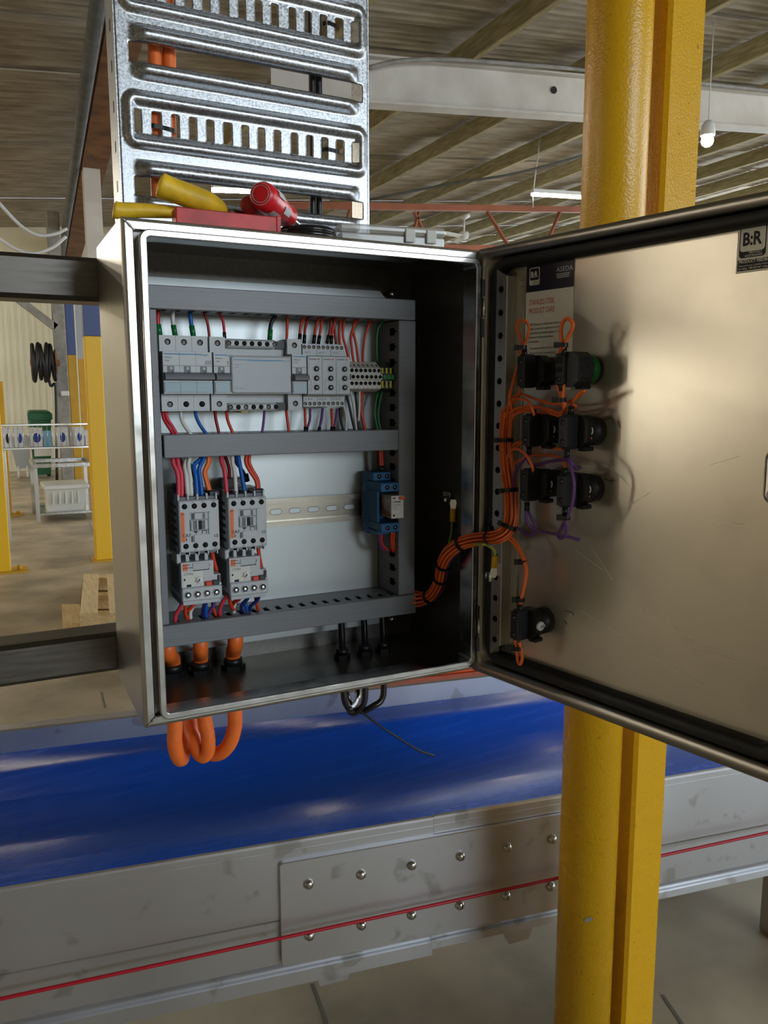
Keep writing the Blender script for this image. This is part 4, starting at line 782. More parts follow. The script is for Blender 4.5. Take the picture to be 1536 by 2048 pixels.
# ================================================================== BREAKERS
YN, YSH = .087, .103
def screw(mb, x, z, y, r, bright, m=(0, 1)):
    mb.lathe([(r, y-.0002), (r, y+.0003)], (x, 0, z), (0, 1, 0), n=16, m=m[0])
    if bright: mb.lathe([(r*.72, y-.0007), (r*.72, y-.0002)], (x-r*.18, 0, z-r*.1), (0, 1, 0), n=10, m=m[1]); mb.box(x-r*.6, x+r*.25, y-.0009, y-.0006, z-r*.2, z, m=m[0])
def pole_body(x0, x1):
    mb = MB(); mb.prism([(.1445, .3182), (YSH, .3182), (YSH, .3372), (YN, .3372), (YN, .3822), (YSH, .3832), (YSH, .4005), (.1445, .4005), (.1445, .3182)][:-1], x0, x1, 'x'); return mb
def breaker(x0, n, label, txt):
    t = thing('circuit_breaker', label, 'breaker', (x0+n*.0089, .115, .3182), 'circuit breakers'); pw = .0178
    for k in range(n):
        a = x0+k*pw; mb = pole_body(a+.00012, a+pw-.00012); mb.build('pole', 'lgrey', t)
        for z, br in ((.3935, True), (.3258, False)): mb = MB(); screw(mb, a+pw*.52, z, YSH, .0033, br or k == 0); mb.build('terminal_screw', ['hole', 'screwzinc'], t)
        mb = MB(); mb.box(a+.0047, a+.0118, YN-.0006, YN, .3600, .3668); mb.lathe([(.0016, YN-.0008), (.0016, YN-.0006)], (a+.0083, 0, .3645), (0, 1, 0), n=12, m=1); mb.build('toggle_window', ['mgrey', 'printlite'], t)
        mb = MB(); mb.box(a+.0085, a+.0108, YN-.0007, YN-.0001, .3595, .3618); mb.box(a+.0004, a+.0174, YN-.0003, YN, .3672, .3676); mb.build('toggle_slot', 'dgrey', t)
    mb = MB(); mb.prism([(YN, .3603), (.0790, .3580), (.0775, .3555), (.0780, .3528), (YN, .3512)], x0+.0006, x0+n*pw+.0004, 'x'); mb.build('toggle_bar', 'toggle', t)
    mb = MB(); mb.box(x0+.0008, x0+n*pw-.0002, YN-.0010, YN, .3385, .3497, b=.0003); wn = mb.build('label_window', 'bluewin', t)
    for k in range(1, n): mb = MB(); mb.box(x0+k*pw-.00015, x0+k*pw+.00015, YN-.0012, YN-.0009, .3385, .3497); mb.build('label_divider', 'mgrey', wn)
    mb = MB(); mb.box(x0+.0015, x0+n*pw*.78, YN-.0003, YN, .3790, .3803); mb.build('brand_line', 'blueline', t)
    text('hager', .0036, (x0+n*pw*.78, YN-.0003, .3784), X_, Z_, 'blueline', t); text(txt, .0058, (x0+n*pw-.0010, YN-.0003, .3690), X_, Z_, 'printgrey', t, 'RIGHT', squash=.8)
    text('MTN316' if n > 1 else 'MTN110', .0021, (x0+.002, YN-.0003, .3752), X_, Z_, 'printgrey', t); text('C16', .0026, (x0+.0022, YN-.0003, .3718), X_, Z_, 'printgrey', t)
    mb = MB(); mb.box(x0+.001, x0+n*pw-.0005, YSH-.0003, YSH, .3195, .3207); mb.build('moulded_line', 'lgrey2', t)
    return t
breaker(.0507, 3, 'wide three-pole circuit breaker at the left of the top row', '333'); breaker(.1060, 1, 'single-pole breaker next to the three-pole one', '3'); breaker(.1974, 1, 'single-pole breaker between the meter and the dial timers', '')
# multi-function meter
t = thing('power_module', 'wide grey module with glossy blank cover in the top row', 'module', (.1605, .115, .3182))
mb = MB(); mb.prism([(.1445, .3195), (.112, .3195), (.112, .3372), (YN+.002, .3372), (YN+.002, .3795), (.112, .3810), (.112, .3985), (.1445, .3985)], .1245, .1968, 'x'); mb.build('body', 'lgrey', t)
for z0, z1 in ((.3175, .3268), (.3890, .3990)):
    mb = MB(); mb.box(.1250, .1855, YSH, .112, z0, z1, b=.0025); ts = mb.build('terminal_strip', 'lgrey', t)
    for k in range(7):
        mb = MB(); screw(mb, .1282+.00903*k, (z0+z1)/2, YSH, .0028, k in ((0, 6) if z0 > .35 else (0, 2, 5))); mb.build('terminal_screw', ['hole', 'screwzinc'], ts)
mb = MB(); mb.box(.1857, .1966, .108, .113, .3890, .3978); mb.box(.1857, .1966, .108, .113, .3185, .3270); mb.build('end_recess', 'dgrey', t)
mb = MB(); mb.loft([rr(.1252, .1964, .3378, .3790, .003, YN+.001), rr(.1262, .1955, .3386, .3782, .0025, YN-.0008), rr(.1268, .1948, .3392, .3776, .0025, YN-.0010)], False, True, True); cvx = mb.build('cover', 'lgrey2', t)
mb = MB(); mb.loft([rr(.1275, .1945, .3396, .3772, .002, YN-.0012), rr(.1275, .1945, .3396, .3772, .002, YN-.0009)], True, False, False); mb.build('cover_window', 'coverglass', t)
mb = MB(); mb.prism([(.1280, .3752), (.1935, .3752), (.1935, .3742), (.176, .3738), (.160, .3735), (.150, .3738), (.140, .3743), (.1280, .3744)], YN-.0015, YN-.0012, 'y'); mb.build('brand_line', 'blueline', t)
text('hager', .0032, (.1855, YN-.0016, .3738), X_, Z_, 'printlite', t)
for z, l_ in ((.369, .008), (.3665, .005), (.3430, .012), (.3450, .003)): mb = MB(); mb.box(.1288, .1288+l_, YN-.0014, YN-.0012, z, z+.0003); mb.build('printed_line', 'printgrey', t)
mb = MB(); mb.box(.1425, .1505, .110, .1445, .3155, .3180, b=.0005); mb.build('rail_clip', 'yellow_gy', t)
# dial timers
tim = None
for k in range(3):
    x0 = .2166+.0180*k; x1 = x0+.0178
    t = thing('dial_timer', ['grey timer with three dials beside the single-pole breaker', 'grey timer with three dials, middle one of three', 'grey timer with three dials next to the terminal blocks'][k], 'timer', (x0+.009, .115, .3217), 'dial timers')
    mb = MB(); mb.prism([(.1445, .3219), (YSH, .3219), (YSH, .3345), (YN+.004, .3352), (YN, .3368), (YN, .3803), (YSH, .3822), (YSH, .3955), (.1445, .3955)], x0+.0001, x1-.0001, 'x'); mb.build('body', 'lgrey', t)
    mb = MB(); mb.box(x0+.0006, x1-.0006, YN-.0003, YN, .3372, .3798); mb.build('face_plate', 'lgrey2', t)
    for z in (.3661, .3553, .3445):
        mb = MB(); cx = x0+.0107; mb.lathe([(.0032, YN-.0003), (.0032, YN-.0015), (.0018, YN-.0016), (.0018, YN-.0005)], (cx, 0, z), (0, 1, 0), n=16); mb.lathe([(.0015, YN-.0019), (.0008, YN-.002)], (cx, 0, z), (0, 1, 0), n=10, m=1); mb.box(cx-.0003, cx+.0003, YN-.0022, YN-.0018, z-.0012, z+.0012, m=0); dlb = mb.build('dial', ['black', 'white'], t)
        mb = MB()
        for j in range(8):
            a = math.radians(-40+40*j); mb.box(cx+.0048*math.cos(a)-.0003, cx+.0048*math.cos(a)+.0003, YN-.0005, YN-.0003, z+.0048*math.sin(a)-.0003, z+.0048*math.sin(a)+.0003)
        mb.build('scale_marks', 'printgrey', dlb)
    for z in (.3919, .3255):
        for j in range(3): mb = MB(); screw(mb, x0+.0025+.0058*j, z, YSH, .0022, True); mb.build('terminal_screw', ['hole', 'screwzinc'], t)
    mb = MB(); mb.box(x0+.0016, x0+.011, YN-.0005, YN-.0003, .3768, .3775); mb.build('maker_line', 'ink', t)
    mb = MB(); mb.box(x0+.0122, x0+.0150, YN-.0005, YN-.0003, .3765, .3778); mb.box(x0+.0131, x0+.0142, YN-.0005, YN-.0003, .3742, .3748); mb.build('maker_mark', 'redprint', t)
    text('16  18  A2', .0026, (x0+.0018, YSH-.0003, .3300), X_, Z_, 'printgrey', t, squash=.9); text('A1 15', .0026, (x0+.003, YSH-.0003, .3850), X_, Z_, 'printgrey', t)
    text('CARLO GAVAZZI', .0018, (x0+.0042, YN-.0004, .3395), Z_, -X_, 'printgrey', t); text('sec', .0022, (x0+.011, YN-.0004, .3600), X_, Z_, 'printgrey', t)
# terminal blocks
def terminal(x0, wd, m, lv, label, group, gy=False):
    t = thing('terminal_block' if not gy else 'earth_terminal', label, 'terminal', (x0+wd/2, .12, .3395), group); YT = .105
    mb = MB(); mb.prism([(.1445, .3400), (.120, .3395), (YT+.001, .3430), (YT, .3440), (YT, .3540), (YT-.004, .3545), (YT-.004, .3610), (YT, .3615), (YT, .3685), (YT+.004, .3700), (.120, .3768), (.1445, .3768)], x0+.00012, x0+wd-.00012, 'x'); mb.build('body', m, t)
    for z in ((.3656, .3577, .3500) if lv else (.3656, .3500)):
        y = YT if abs(z-.3577) > .001 else YT-.004
        mb = MB(); mb.lathe([(wd*.40, y-.0002), (wd*.40, y+.0003)], (x0+wd*.5, 0, z), (0, 1, 0), n=14); mb.build('screw_hole', 'hole', t)
    if gy:
        mb = MB(); mb.box(x0+.0001, x0+wd*.45, YT-.0006, YT, .3620, .3690); mb.box(x0+.0001, x0+wd*.45, YT-.0006, YT, .3445, .3530); mb.build('yellow_flash', 'yellow_gy', t)
        mb = MB(); mb.box(x0+.0002, x0+wd-.0002, YT-.005, YT-.004, .3550, .3605); mb.build('marker', 'ferrule_green', t)
    else:
        mb = MB(); mb.prism([(YT+.0052, .3708), (YT+.0162, .3757), (YT+.0157, .3762), (YT+.0047, .3713)], x0+wd*.35, x0+wd*.65, 'x'); mb.build('moulded_groove', 'dgrey', t)
for k in range(7): terminal(.2782+.00612*k, .0060, 'offwhite', True, 'grey terminal block in the row right of the dial timers, number %s from the timers' % ['one', 'two', 'three', 'four', 'five', 'six', 'seven'][k], 'grey terminal blocks')
for k in range(3): terminal(.3215+.0057*k, .0056, 'dgrey', False, ['green and yellow earth terminal touching the grey terminal row', 'green and yellow earth terminal, middle of three', 'green and yellow earth terminal nearest the vertical duct'][k], 'earth terminals', True)
# ================================================================== CONTACTORS AND OVERLOADS
def contactor(x0, label, coil):
    t = thing('contactor', label, 'contactor', (x0+.0225, .11, .16), 'contactors'); y = .0858; w_ = .0452
    mb = MB(); mb.box(x0, x0+w_, y, .112, .1612, .2197, b=.0012); mb.build('front_housing', 'lgrey', t)
    mb = MB(); mb.box(x0+.0003, x0+w_-.0003, .112, .1445, .1530, .2275, b=.001); mb.box(x0+.0006, x0+w_-.0006, .094, .112, .1570, .2230, b=.0005); rb = mb.build('rear_housing', 'mgrey', t)
    for k in range(5):
        x = x0+.0004+(w_-.0026)*k/4; mb = MB(); mb.box(x, x+.0022, .092, .110, .2185, .2262, b=.0004); mb.build('terminal_fin', 'lgrey', t)
        mb = MB(); mb.box(x, x+.0012, .092, .108, .1560, .1625); mb.build('terminal_fin', 'lgrey', t)
    for k in range(4):
        for z in (.2133, .1684): mb = MB(); screw(mb, x0+.0066+.0109*k, z, y, .0031, False); mb.build('terminal_screw', ['hole', 'steel_dark'], t)
    for k in range(6): mb = MB(); z = .167+.0085*k; mb.box(x0-.0002, x0+.0002, .098+.002*(k % 2), .132, z, z+.004, b=0); mb.build('side_vent', 'dgrey', t)
    mb = MB(); mb.box(x0+.0018, x0+.0064, y-.0003, y, .1735, .2070); mb.build('orange_stripe', 'orangeprint', t)
    mb = MB(); mb.box(x0+.0057, x0+.0060, y-.0005, y-.0003, .1735, .2070); mb.build('white_line', 'white', t)
    text('s+s', .0032, (x0+.0022, y-.0004, .2040), X_, Z_, 'ink', t, bold=.02); text('CA7', .0050, (x0+.0030, y-.0006, .1790), X_, Z_, 'ink', t); text('-9', .0050, (x0+.0042, y-.0006, .1742), X_, Z_, 'ink', t); text('10', .0054, (x0+.0380, y-.0004, .1762), X_, Z_, 'ink', t)
    # auxiliary window and slide carriers
    mb = MB(); mb.box(x0+.0118, x0+.0352, y-.0002, y, .1722, .2058); mb.build('carrier_recess', 'lgrey2', t)
    for a, b, z0, z1, m_ in ((.0135, .0165, .1985, .2050, 'dgrey'), (.0170, .0255, .1985, .2055, 'lgrey'), (.0262, .0290, .1985, .2050, 'mgrey'), (.0130, .0150, .1865, .1965, 'lgrey'), (.0152, .0190, .1865, .1968, 'mgrey'), (.0192, .0208, .1865, .1968, 'lgrey'), (.0213, .0250, .1865, .1968, 'hole'), (.0250, .0280, .1865, .1965, 'mgrey'), (.0282, .0320, .1870, .1968, 'lgrey'), (.0160, .0335, .1728, .1808, 'lgrey'), (.0128, .0150, .1728, .1795, 'dgrey')):
        mb = MB(); mb.box(x0+a, x0+b, y-.0014 if m_ == 'lgrey' else y-.0004, y, z0, z1, b=.0002); mb.build('slide_carrier', m_, t)
    for a, b, z0, z1 in ((.0118, .0330, .1976, .1980), (.0326, .0330, .1976, .2055), (.0118, .0330, .1856, .1860), (.0118, .0122, .1860, .1976), (.0322, .0328, .1740, .1970), (.0160, .0200, .1836, .1850), (.0180, .0186, .1815, .1850), (.0250, .0256, .1815, .1852), (.0250, .0300, .1846, .1852), (.0300, .0306, .1815, .1852), (.0118, .0350, .2056, .2059)):
        mb = MB(); mb.box(x0+a, x0+b, y-.0006, y-.0001, z0, z1); mb.build('moulded_gap', 'hole', t)
    for k, s_ in enumerate(('1L1', '3L2', '5L3', '13NO')): text(s_, .0019, (x0+.0036+.0109*k, y-.0004, .2172), X_, Z_, 'printgrey', t)
    for k, s_ in enumerate(('2T1', '4T2', '6T3', '14NO')): text(s_, .0019, (x0+.0046+.0109*k, y-.0004, .1630), X_, Z_, 'printgrey', t)
    if coil:
        mb = MB(); mb.box(x0+.002, x0+.030, .118, .135, .2270, .2390, b=.001); ct = mb.build('coil_terminal', 'dgrey', t)
        for dx in (.0075, .0215): mb = MB(); screw(mb, x0+dx, .2325, .1178, .0032, True); mb.build('coil_screw', ['mgrey', 'screwzinc'], ct)
    else:
        mb = MB(); mb.box(x0+.004, x0+.030, .118, .135, .2270, .2350, b=.001); mb.build('coil_terminal', 'dgrey', t)
contactor(.0611, 'grey contactor with orange stripe at the left end of the lower row', False); contactor(.1170, 'grey contactor with orange stripe and visible coil screws, right one of the pair', True)
def overload(x0, label):
    t = thing('overload_relay', label, 'overload relay', (x0+.0223, .115, .1045), 'overload relays'); y = .088
    mb = MB(); mb.prism([(x0, .1062), (x0+.0446, .1062), (x0+.0446, .1330), (x0+.0368, .1330), (x0+.0368, .1496), (x0, .1496)], y, .1445, 'y'); mb.build('housing', 'lgrey', t)
    mb = MB(); mb.box(x0-.0006, x0+.0450, y-.0040, y, .1052, .1208, b=.0012); tb_ = mb.build('terminal_strip', 'lgrey', t)
    mb = MB(); mb.box(x0+.0002, x0+.0200, .100, .1445, .0990, .1055); mb.box(x0+.001, x0+.044, .0885, .12, .1000, .1062, b=.0005, m=1); mb.build('underside', ['mgrey', 'lgrey2'], t)
    for k in range(4):
        cx = x0+.0062+.0108*k; mb = MB(); mb.lathe([(.0034, y-.0043), (.0034, y-.0038)], (cx, 0, .1128), (0, 1, 0), n=18, m=0); mb.lathe([(.0026, y-.0046), (.0012, y-.0050)], (cx-.0002, 0, .1126), (0, 1, 0), n=12, m=1); mb.build('terminal_screw', ['hole', 'screwzinc'], tb_)
        mb = MB(); mb.tube([(cx-.0044*math.sin(q), y-.0041, .1128+.0044*math.cos(q)) for q in [math.radians(20+14*j) for j in range(11)]], .0003, 4); mb.build('screw_arc', 'hole', tb_)
    for k in range(3): mb = MB(); x = x0+.0025+.0108*k; mb.box(x+.0045, x+.0085, .094, .098, .1490, .1630, b=.0004); mb.build('busbar_pin', 'lgrey', t)
    mb = MB(); mb.box(x0-.0035, x0+.0012, .092, .12, .1480, .1590, b=.0008); mb.build('side_hook', 'lgrey', t)
    mb = MB(); mb.box(x0+.0014, x0+.0245, y-.0003, y, .1215, .1385); mb.build('label', 'offwhite', t)
    mb = MB(); mb.box(x0+.0018, x0+.0050, y-.0003, y, .1400, .1480); mb.box(x0+.0053, x0+.0072, y-.0003, y, .1400, .1480); mb.build('orange_logo', 'orangeprint', t)
    for z in (.1430, .1462): mb = MB(); mb.box(x0+.0018, x0+.0125-(z-.143)*.6, y-.0005, y-.0003, z, z+.0006); mb.build('logo_line', 'ink', t)
    mb = MB(); mb.box(x0+.0130, x0+.0318, y-.0010, y, .1415, .1478, b=.0003); mb.build('blank_tag', 'lgrey2', t)
    for a, b, z0, z1 in ((.0135, .0315, .1392, .1400), (.0312, .0318, .1395, .1420), (.0322, .0326, .1430, .1460)): mb = MB(); mb.box(x0+a, x0+b, y-.0004, y, z0, z1); mb.build('moulded_gap', 'hole', t)
    text('CT7N', .0040, (x0+.0026, y-.0005, .1347), X_, Z_, 'ink', t)
    mb = MB(); cx, cz_ = x0+.0200, .1285; mb.lathe([(.0041, y-.0012), (.0041, y-.0003)], (cx, 0, cz_), (0, 1, 0), n=20, m=0); mb.build('dial', 'white', t)
    for a_ in (45, 0): M2 = Matrix.Translation((cx, y-.0014, cz_)) @ Matrix.Rotation(math.radians(a_), 4, 'Y'); mb = MB(M2); mb.box(-.0004, .0004, -.0002, .0001, -.0030 if a_ else -.0012, .0012); mb.build('dial_pointer', 'ink', t)
    for j in range(6): a_ = math.radians(150+45*j); mb = MB(); mb.box(cx+.0055*math.cos(a_)-.0004, cx+.0055*math.cos(a_)+.0004, y-.0005, y-.0003, cz_+.0055*math.sin(a_)-.0004, cz_+.0055*math.sin(a_)+.0004); mb.build('scale_mark', 'printgrey', t)
    mb = MB(); mb.box(x0+.0026, x0+.0044, y-.0005, y-.0003, .1288, .1312); mb.box(x0+.0056, x0+.0108, y-.0006, y, .1214, .1240); mb.build('test_slot', 'hole', t)
    mb = MB(); mb.box(x0+.0266, x0+.0340, y-.0042, y, .1212, .1262, b=.0006); mb.build('red_button', 'redprint', t)
    mb = MB(); mb.box(x0+.0348, x0+.0408, y-.0042, y, .1212, .1268, b=.0006); mb.build('blue_button', 'dgrey', t)
    mb = MB(); mb.box(x0+.0412, x0+.0440, y-.0020, y, .1245, .1320, b=.0005); mb.box(x0+.0415, x0+.0446, y-.004, y, .1212, .1240, b=.0004, m=1); mb.build('reset_tab', ['dgrey', 'lgrey'], t)
    mb = MB(); mb.box(x0-.0002, x0+.0001, .100, .140, .112, .1440); mb.build('side_face', 'mgrey', t)
overload(.0616, 'overload relay with CT7N label below the left contactor'); overload(.1168, 'overload relay with CT7N label below the right contactor')
# ================================================================== PLUG-IN RELAY
t = thing('relay_socket', 'blue stepped relay socket clipped beside the vertical duct', 'relay socket', (.324, .12, .157))
xs0, xs1 = .3112, .3375
mb = MB(); mb.box(xs0, xs1, .124, .1445, .1580, .2380, b=.0008); mb.build('base', 'relayblue', t)
for y0, z0, z1, nm in ((.1090, .2275, .2385, 'upper_step'), (.0870, .2155, .2268, 'front_step'), (.0860, .1640, .1760, 'lower_front_step')):
    a = xs0+.0005
    mb = MB(); mb.box(a, xs1, y0, .1245, z0, z1, b=.0008); st_ = mb.build(nm, 'relayblue', t)
    for j in range(2): mb = MB(); mb.lathe([(.0030, y0-.0002), (.0030, y0+.0003)], (a+.0085+.011*j, 0, (z0+z1)/2), (0, 1, 0), n=14); mb.lathe([(.0016, y0-.0005), (.0010, y0-.0007)], (a+.0085+.011*j, 0, (z0+z1)/2), (0, 1, 0), n=10, m=1); mb.build('terminal_screw', ['hole', 'steel_dark'], st_)
mb = MB(); mb.box(xs0+.0005, xs1, .098, .1245, .1600, .1670, b=.0008); mb.box(xs0+.0003, xs0+.0040, .098, .1245, .176, .2155, b=.0006); mb.build('lower_step', 'relayblue', t)
for s_, y, z, sz in (('finder', .136, .222, .0046), ('94.74', .140, .218, .0030), ('10A 250V', .136, .195, .0030), ('24V', .139, .184, .0040), ('CE', .139, .170, .0046), ('4 - 14', .134, .168, .0030)):
    text(s_, sz, (xs0-.0003, y, z), V((0, 0, -1)), V((0, -1, 0)), 'printlite', t)
rx0, rx1, ry = .3185, .3362, .0725
t = thing('plug_relay', 'clear ice-cube relay with white front plugged in the blue socket', 'relay', (.3273, .09, .185))
mb = MB(); mb.box(rx0, rx1, ry+.0006, .1000, .1835, .2125, b=.0010); mb.build('clear_case', 'relayclear', t)
mb = MB(); mb.box(rx0+.0003, rx1-.0003, ry, ry+.0008, .1838, .2118, b=.0003); mb.build('front_label', 'offwhite', t)
mb = MB(); mb.box(rx0-.0004, rx0, .076, .097, .1858, .1925); mb.build('inner_coil', 'rust', t)
mb = MB(); mb.tube(spline([(rx0-.0006, .094, .200), (rx0-.0006, .088, .196), (rx0-.0006, .081, .194), (rx0-.0006, .077, .197)]), .0006, 5); mb.tube(spline([(rx0-.0006, .093, .208), (rx0-.0006, .086, .206), (rx0-.0006, .080, .209)]), .0005, 5); mb.build('inner_spring', 'chrome', t)
text('finder', .0036, (rx0+.0050, ry-.0002, .2035), X_, Z_, 'ink', t, bold=.02); mb = MB(); mb.tube([(rx0+.0028+.0014*math.cos(q), ry-.0002, .2048+.0014*math.sin(q)) for q in [j*math.pi/8 for j in range(17)]], .0002, 4, caps=False); mb.build('ring_logo', 'ink', t)
text('55.34.9.024.0040', .0018, (rx0+.0016, ry-.0002, .2002), X_, Z_, 'ink', t, squash=.9); text('7A 250V~', .0018, (rx0+.0020, ry-.0002, .1975), X_, Z_, 'ink', t); text('24V DC', .0018, (rx0+.0020, ry-.0002, .1950), X_, Z_, 'ink', t)
mb = MB(); mb.box(rx0+.0020, rx0+.0060, ry-.0003, ry, .2085, .2100); mb.box(rx0+.0025, rx0+.0050, ry-.0003, ry, .1862, .1890); mb.build('printed_mark', 'ink', t)
mb = MB(); mb.box(rx0+.0105, rx1+.0010, ry-.0035, ry, .2072, .2110, b=.0012); mb.build('test_button', 'orangeprint', t)
# ================================================================== WIRES
GRP = dict(top='wires from the top duct to the breaker row', bot='wires from the breaker row down to the middle duct', con='wires from the middle duct to the contactors', ovl='wires from the overload relays to the bottom duct', rel='wires on the plug-in relay', loom='orange control wires of the door loom', dw='wires on the door switches')
CN = dict(red='red', pinkred='pinkish red', darkred='dark red', ored='orange-red', orange='orange', white='white', blue='blue', dkblue='dark blue', purple='purple', black='black', green='green', gy='green-yellow')
def wire(c, pts, label, r=.0016, ferr=None, group=None, fl=.0075, start=False, n=8, k=6):
    P = spline(pts, k)
    if ferr:
        t = thing('wire', label, 'wire', min(P, key=lambda p_: p_.z), group)
        mb = MB(); mb.tube(P, r, n); mb.build('insulation', 'w_'+c, t)
        for e in ((0,) if start == 'only' else (-1,) if not start else (0, -1)):
            a = P[e]; b = P[1] if e == 0 else P[-2]; d = (b-a).normalized()
            mb = MB(); mb.cyl(a-d*.001, a+d*fl, r*1.28, n=10); mb.build('ferrule', ferr, t)
        return t
    mb = MB(); mb.tube(P, r, n); return tag(mb.build('wire', 'w_'+c), label, 'wire', group)
def g(x0, y0, sc):
    return lambda cx, cy, Y: onY(x0+cx/sc, y0+cy/sc, Y)
g2, g3, g4, g5, g6 = g(290, 560, 5.12), g(540, 560, 4.955), g(310, 850, 5.908), g(310, 1050, 5.908), g(680, 880, 4.042)
def run(gf, pts, ys): 
    n = len(pts); return [gf(p[0], p[1], ys[0]+(ys[1]-ys[0])*i/(n-1)) for i, p in enumerate(pts)]
T = GRP['top']
for c, pts, r, fe, l in (
    ('red', ((138, 285), (130, 420), (150, 560)), .0026, 'ferrule_green', 'thick red wire with green sleeve entering the three-pole breaker'),
    ('white', ((288, 290), (285, 420), (308, 565)), .0023, 'ferrule_green', 'thick white wire with green sleeve entering the three-pole breaker'),
    ('blue', ((458, 290), (470, 420), (494, 570)), .0024, 'ferrule_green', 'thick blue wire with green sleeve entering the three-pole breaker'),
    ('darkred', ((600, 320), (640, 440), (660, 590)), .0016, None, 'thin dark red wire between the three-pole and the single-pole breaker'),
    ('red', ((750, 325), (800, 430), (816, 590)), .0016, 'black', 'thin red wire with black sleeve left of the glossy module'),
    ('black', ((1350, 345), (1290, 450), (1278, 605)), .0023, 'ferrule_green', 'black wire with green sleeve entering the glossy module')):
    wire(c, run(g2, pts, (.118, .116)), l, r, fe, T, fl=.011 if fe == 'ferrule_green' else .006)
for i, (c, pts, fe) in enumerate((
    ('ored', ((175, 345), (170, 470), (165, 605)), None), ('ored', ((345, 350), (305, 450), (293, 610)), 'black'), ('darkred', ((385, 350), (350, 470), (338, 620)), 'black'),
    ('ored', ((490, 350), (455, 470), (432, 620)), 'black'), ('ored', ((525, 350), (505, 470), (480, 625)), 'black'), ('darkred', ((600, 350), (598, 470), (566, 620)), 'black'),
    ('ored', ((665, 350), (620, 500), (606, 625)), 'black'), ('darkred', ((630, 350), (640, 500), (655, 635)), None))):
    wire(c, run(g3, pts, (.118, .114)), ['orange-red wire dropping into the single-pole breaker before the timers', 'orange-red wire, left one of the pair into the first timer', 'dark red wire, right one of the pair into the first timer', 'orange-red wire, left one of the pair into the middle timer', 'orange-red wire, right one of the pair into the middle timer', 'dark red wire, left one of the bundle into the third timer', 'orange-red wire, crossing the bundle into the third timer', 'dark red wire at the back of the bundle into the third timer'][i], .0017, fe, T, fl=.009)
for c, pts, l in (('ored', ((705, 375), (688, 500), (692, 625), (700, 720)), 'orange-red wire passing close behind the third timer'), ('ored', ((738, 375), (722, 540), (750, 660), (785, 790)), 'orange-red wire to the first grey terminal block'), ('ored', ((875, 375), (805, 540), (812, 680), (828, 815)), 'orange-red wire bowing left of a crossing pair above the terminals'), ('ored', ((845, 375), (825, 500), (855, 650), (875, 815)), 'orange-red wire bowing right of a crossing pair above the terminals'), ('ored', ((1010, 375), (950, 520), (928, 660), (920, 820)), 'single orange-red wire to the middle of the terminal row'), ('green', ((1140, 385), (1070, 480), (1056, 640), (1062, 810)), 'green earth wire dropping from the top duct to the earth terminals')):
    wire(c, run(g3, pts, (.122, .121)), l, .0017, None, T)
Bo = GRP['bot']
def px(pts, ys): n = len(pts); return [onY(p[0], p[1], ys[0]+(ys[1]-ys[0])*i/(n-1)) for i, p in enumerate(pts)]
for c, pts, r, l in (('red', ((325, 820), (328, 838), (338, 855), (350, 874)), .0019, 'red wire below the three-pole breaker, left of the pair'), ('pinkred', ((331, 820), (335, 838), (345, 853), (357, 874)), .0019, 'pinkish red wire below the three-pole breaker, right of the pair'), ('white', ((361, 820), (363, 838), (370, 853), (386, 874)), .0020, 'white wire leaving the bottom of the three-pole breaker'), ('blue', ((390, 820), (393, 835), (402, 853), (418, 874)), .0020, 'blue wire leaving the bottom of the three-pole breaker'), ('darkred', ((430, 820), (432, 840), (440, 874)), .0019, 'dark red wire below the first single-pole breaker'), ('ored', ((453, 822), (456, 842), (469, 874)), .0019, 'orange-red wire below the left end of the glossy module'), ('purple', ((529, 820), (527, 845), (523, 874)), .0016, 'purple wire below the glossy module'), ('ored', ((572, 818), (575, 842), (580, 876)), .0018, 'orange-red wire below the single-pole breaker beside the timers')):
    wire(c, px(pts, (.118, .112)), l, r, None, Bo)
for c, pts, fe, l in (('ored', ((345, 1275), (350, 1400), (352, 1520)), 'black', 'orange-red wire with black sleeve under the first timer'), ('purple', ((398, 1275), (392, 1400), (345, 1520)), 'black', 'purple wire with black sleeve under the first timer'), ('purple', ((522, 1275), (510, 1380), (478, 1520)), 'black', 'purple wire with black sleeve under the middle timer'), ('ored', ((612, 1275), (615, 1400), (614, 1520)), 'black', 'orange-red wire with black sleeve under the third timer'), ('purple', ((664, 1275), (655, 1370), (625, 1520)), 'black', 'purple wire with black sleeve under the third timer'), ('black', ((690, 1270), (705, 1400), (735, 1520)), None, 'black wire bending right below the third timer'), ('white', ((728, 1240), (755, 1350), (750, 1520)), None, 'thin white wire at the left below the terminal row'), ('black', ((755, 1110), (790, 1270), (845, 1520)), None, 'black wire slanting below the first terminal blocks'), ('white', ((800, 1100), (830, 1260), (858, 1520)), None, 'thin white wire slanting between two black ones below the terminals'), ('black', ((845, 1110), (865, 1280), (882, 1520)), None, 'black wire hanging straight below the terminals'), ('white', ((886, 1100), (885, 1240), (878, 1400)), None, 'thin white wire nearest the orange-red one below the terminals'), ('ored', ((915, 1110), (902, 1280), (950, 1520)), None, 'orange-red wire bowing below the middle of the terminal row'), ('green', ((1070, 1105), (1035, 1300), (1070, 1510)), None, 'green wire below the earth terminals, left of the pair'), ('green', ((1110, 1100), (1070, 1330), (1100, 1510)), None, 'green wire below the earth terminals, right of the pair')):
    r0 = .0022 if c == 'ored' and '1110' in str(pts) else .0017
    wire(c, run(g3, pts, (.120, .114)), l, r0, fe, Bo, fl=.008)
K = GRP['con']
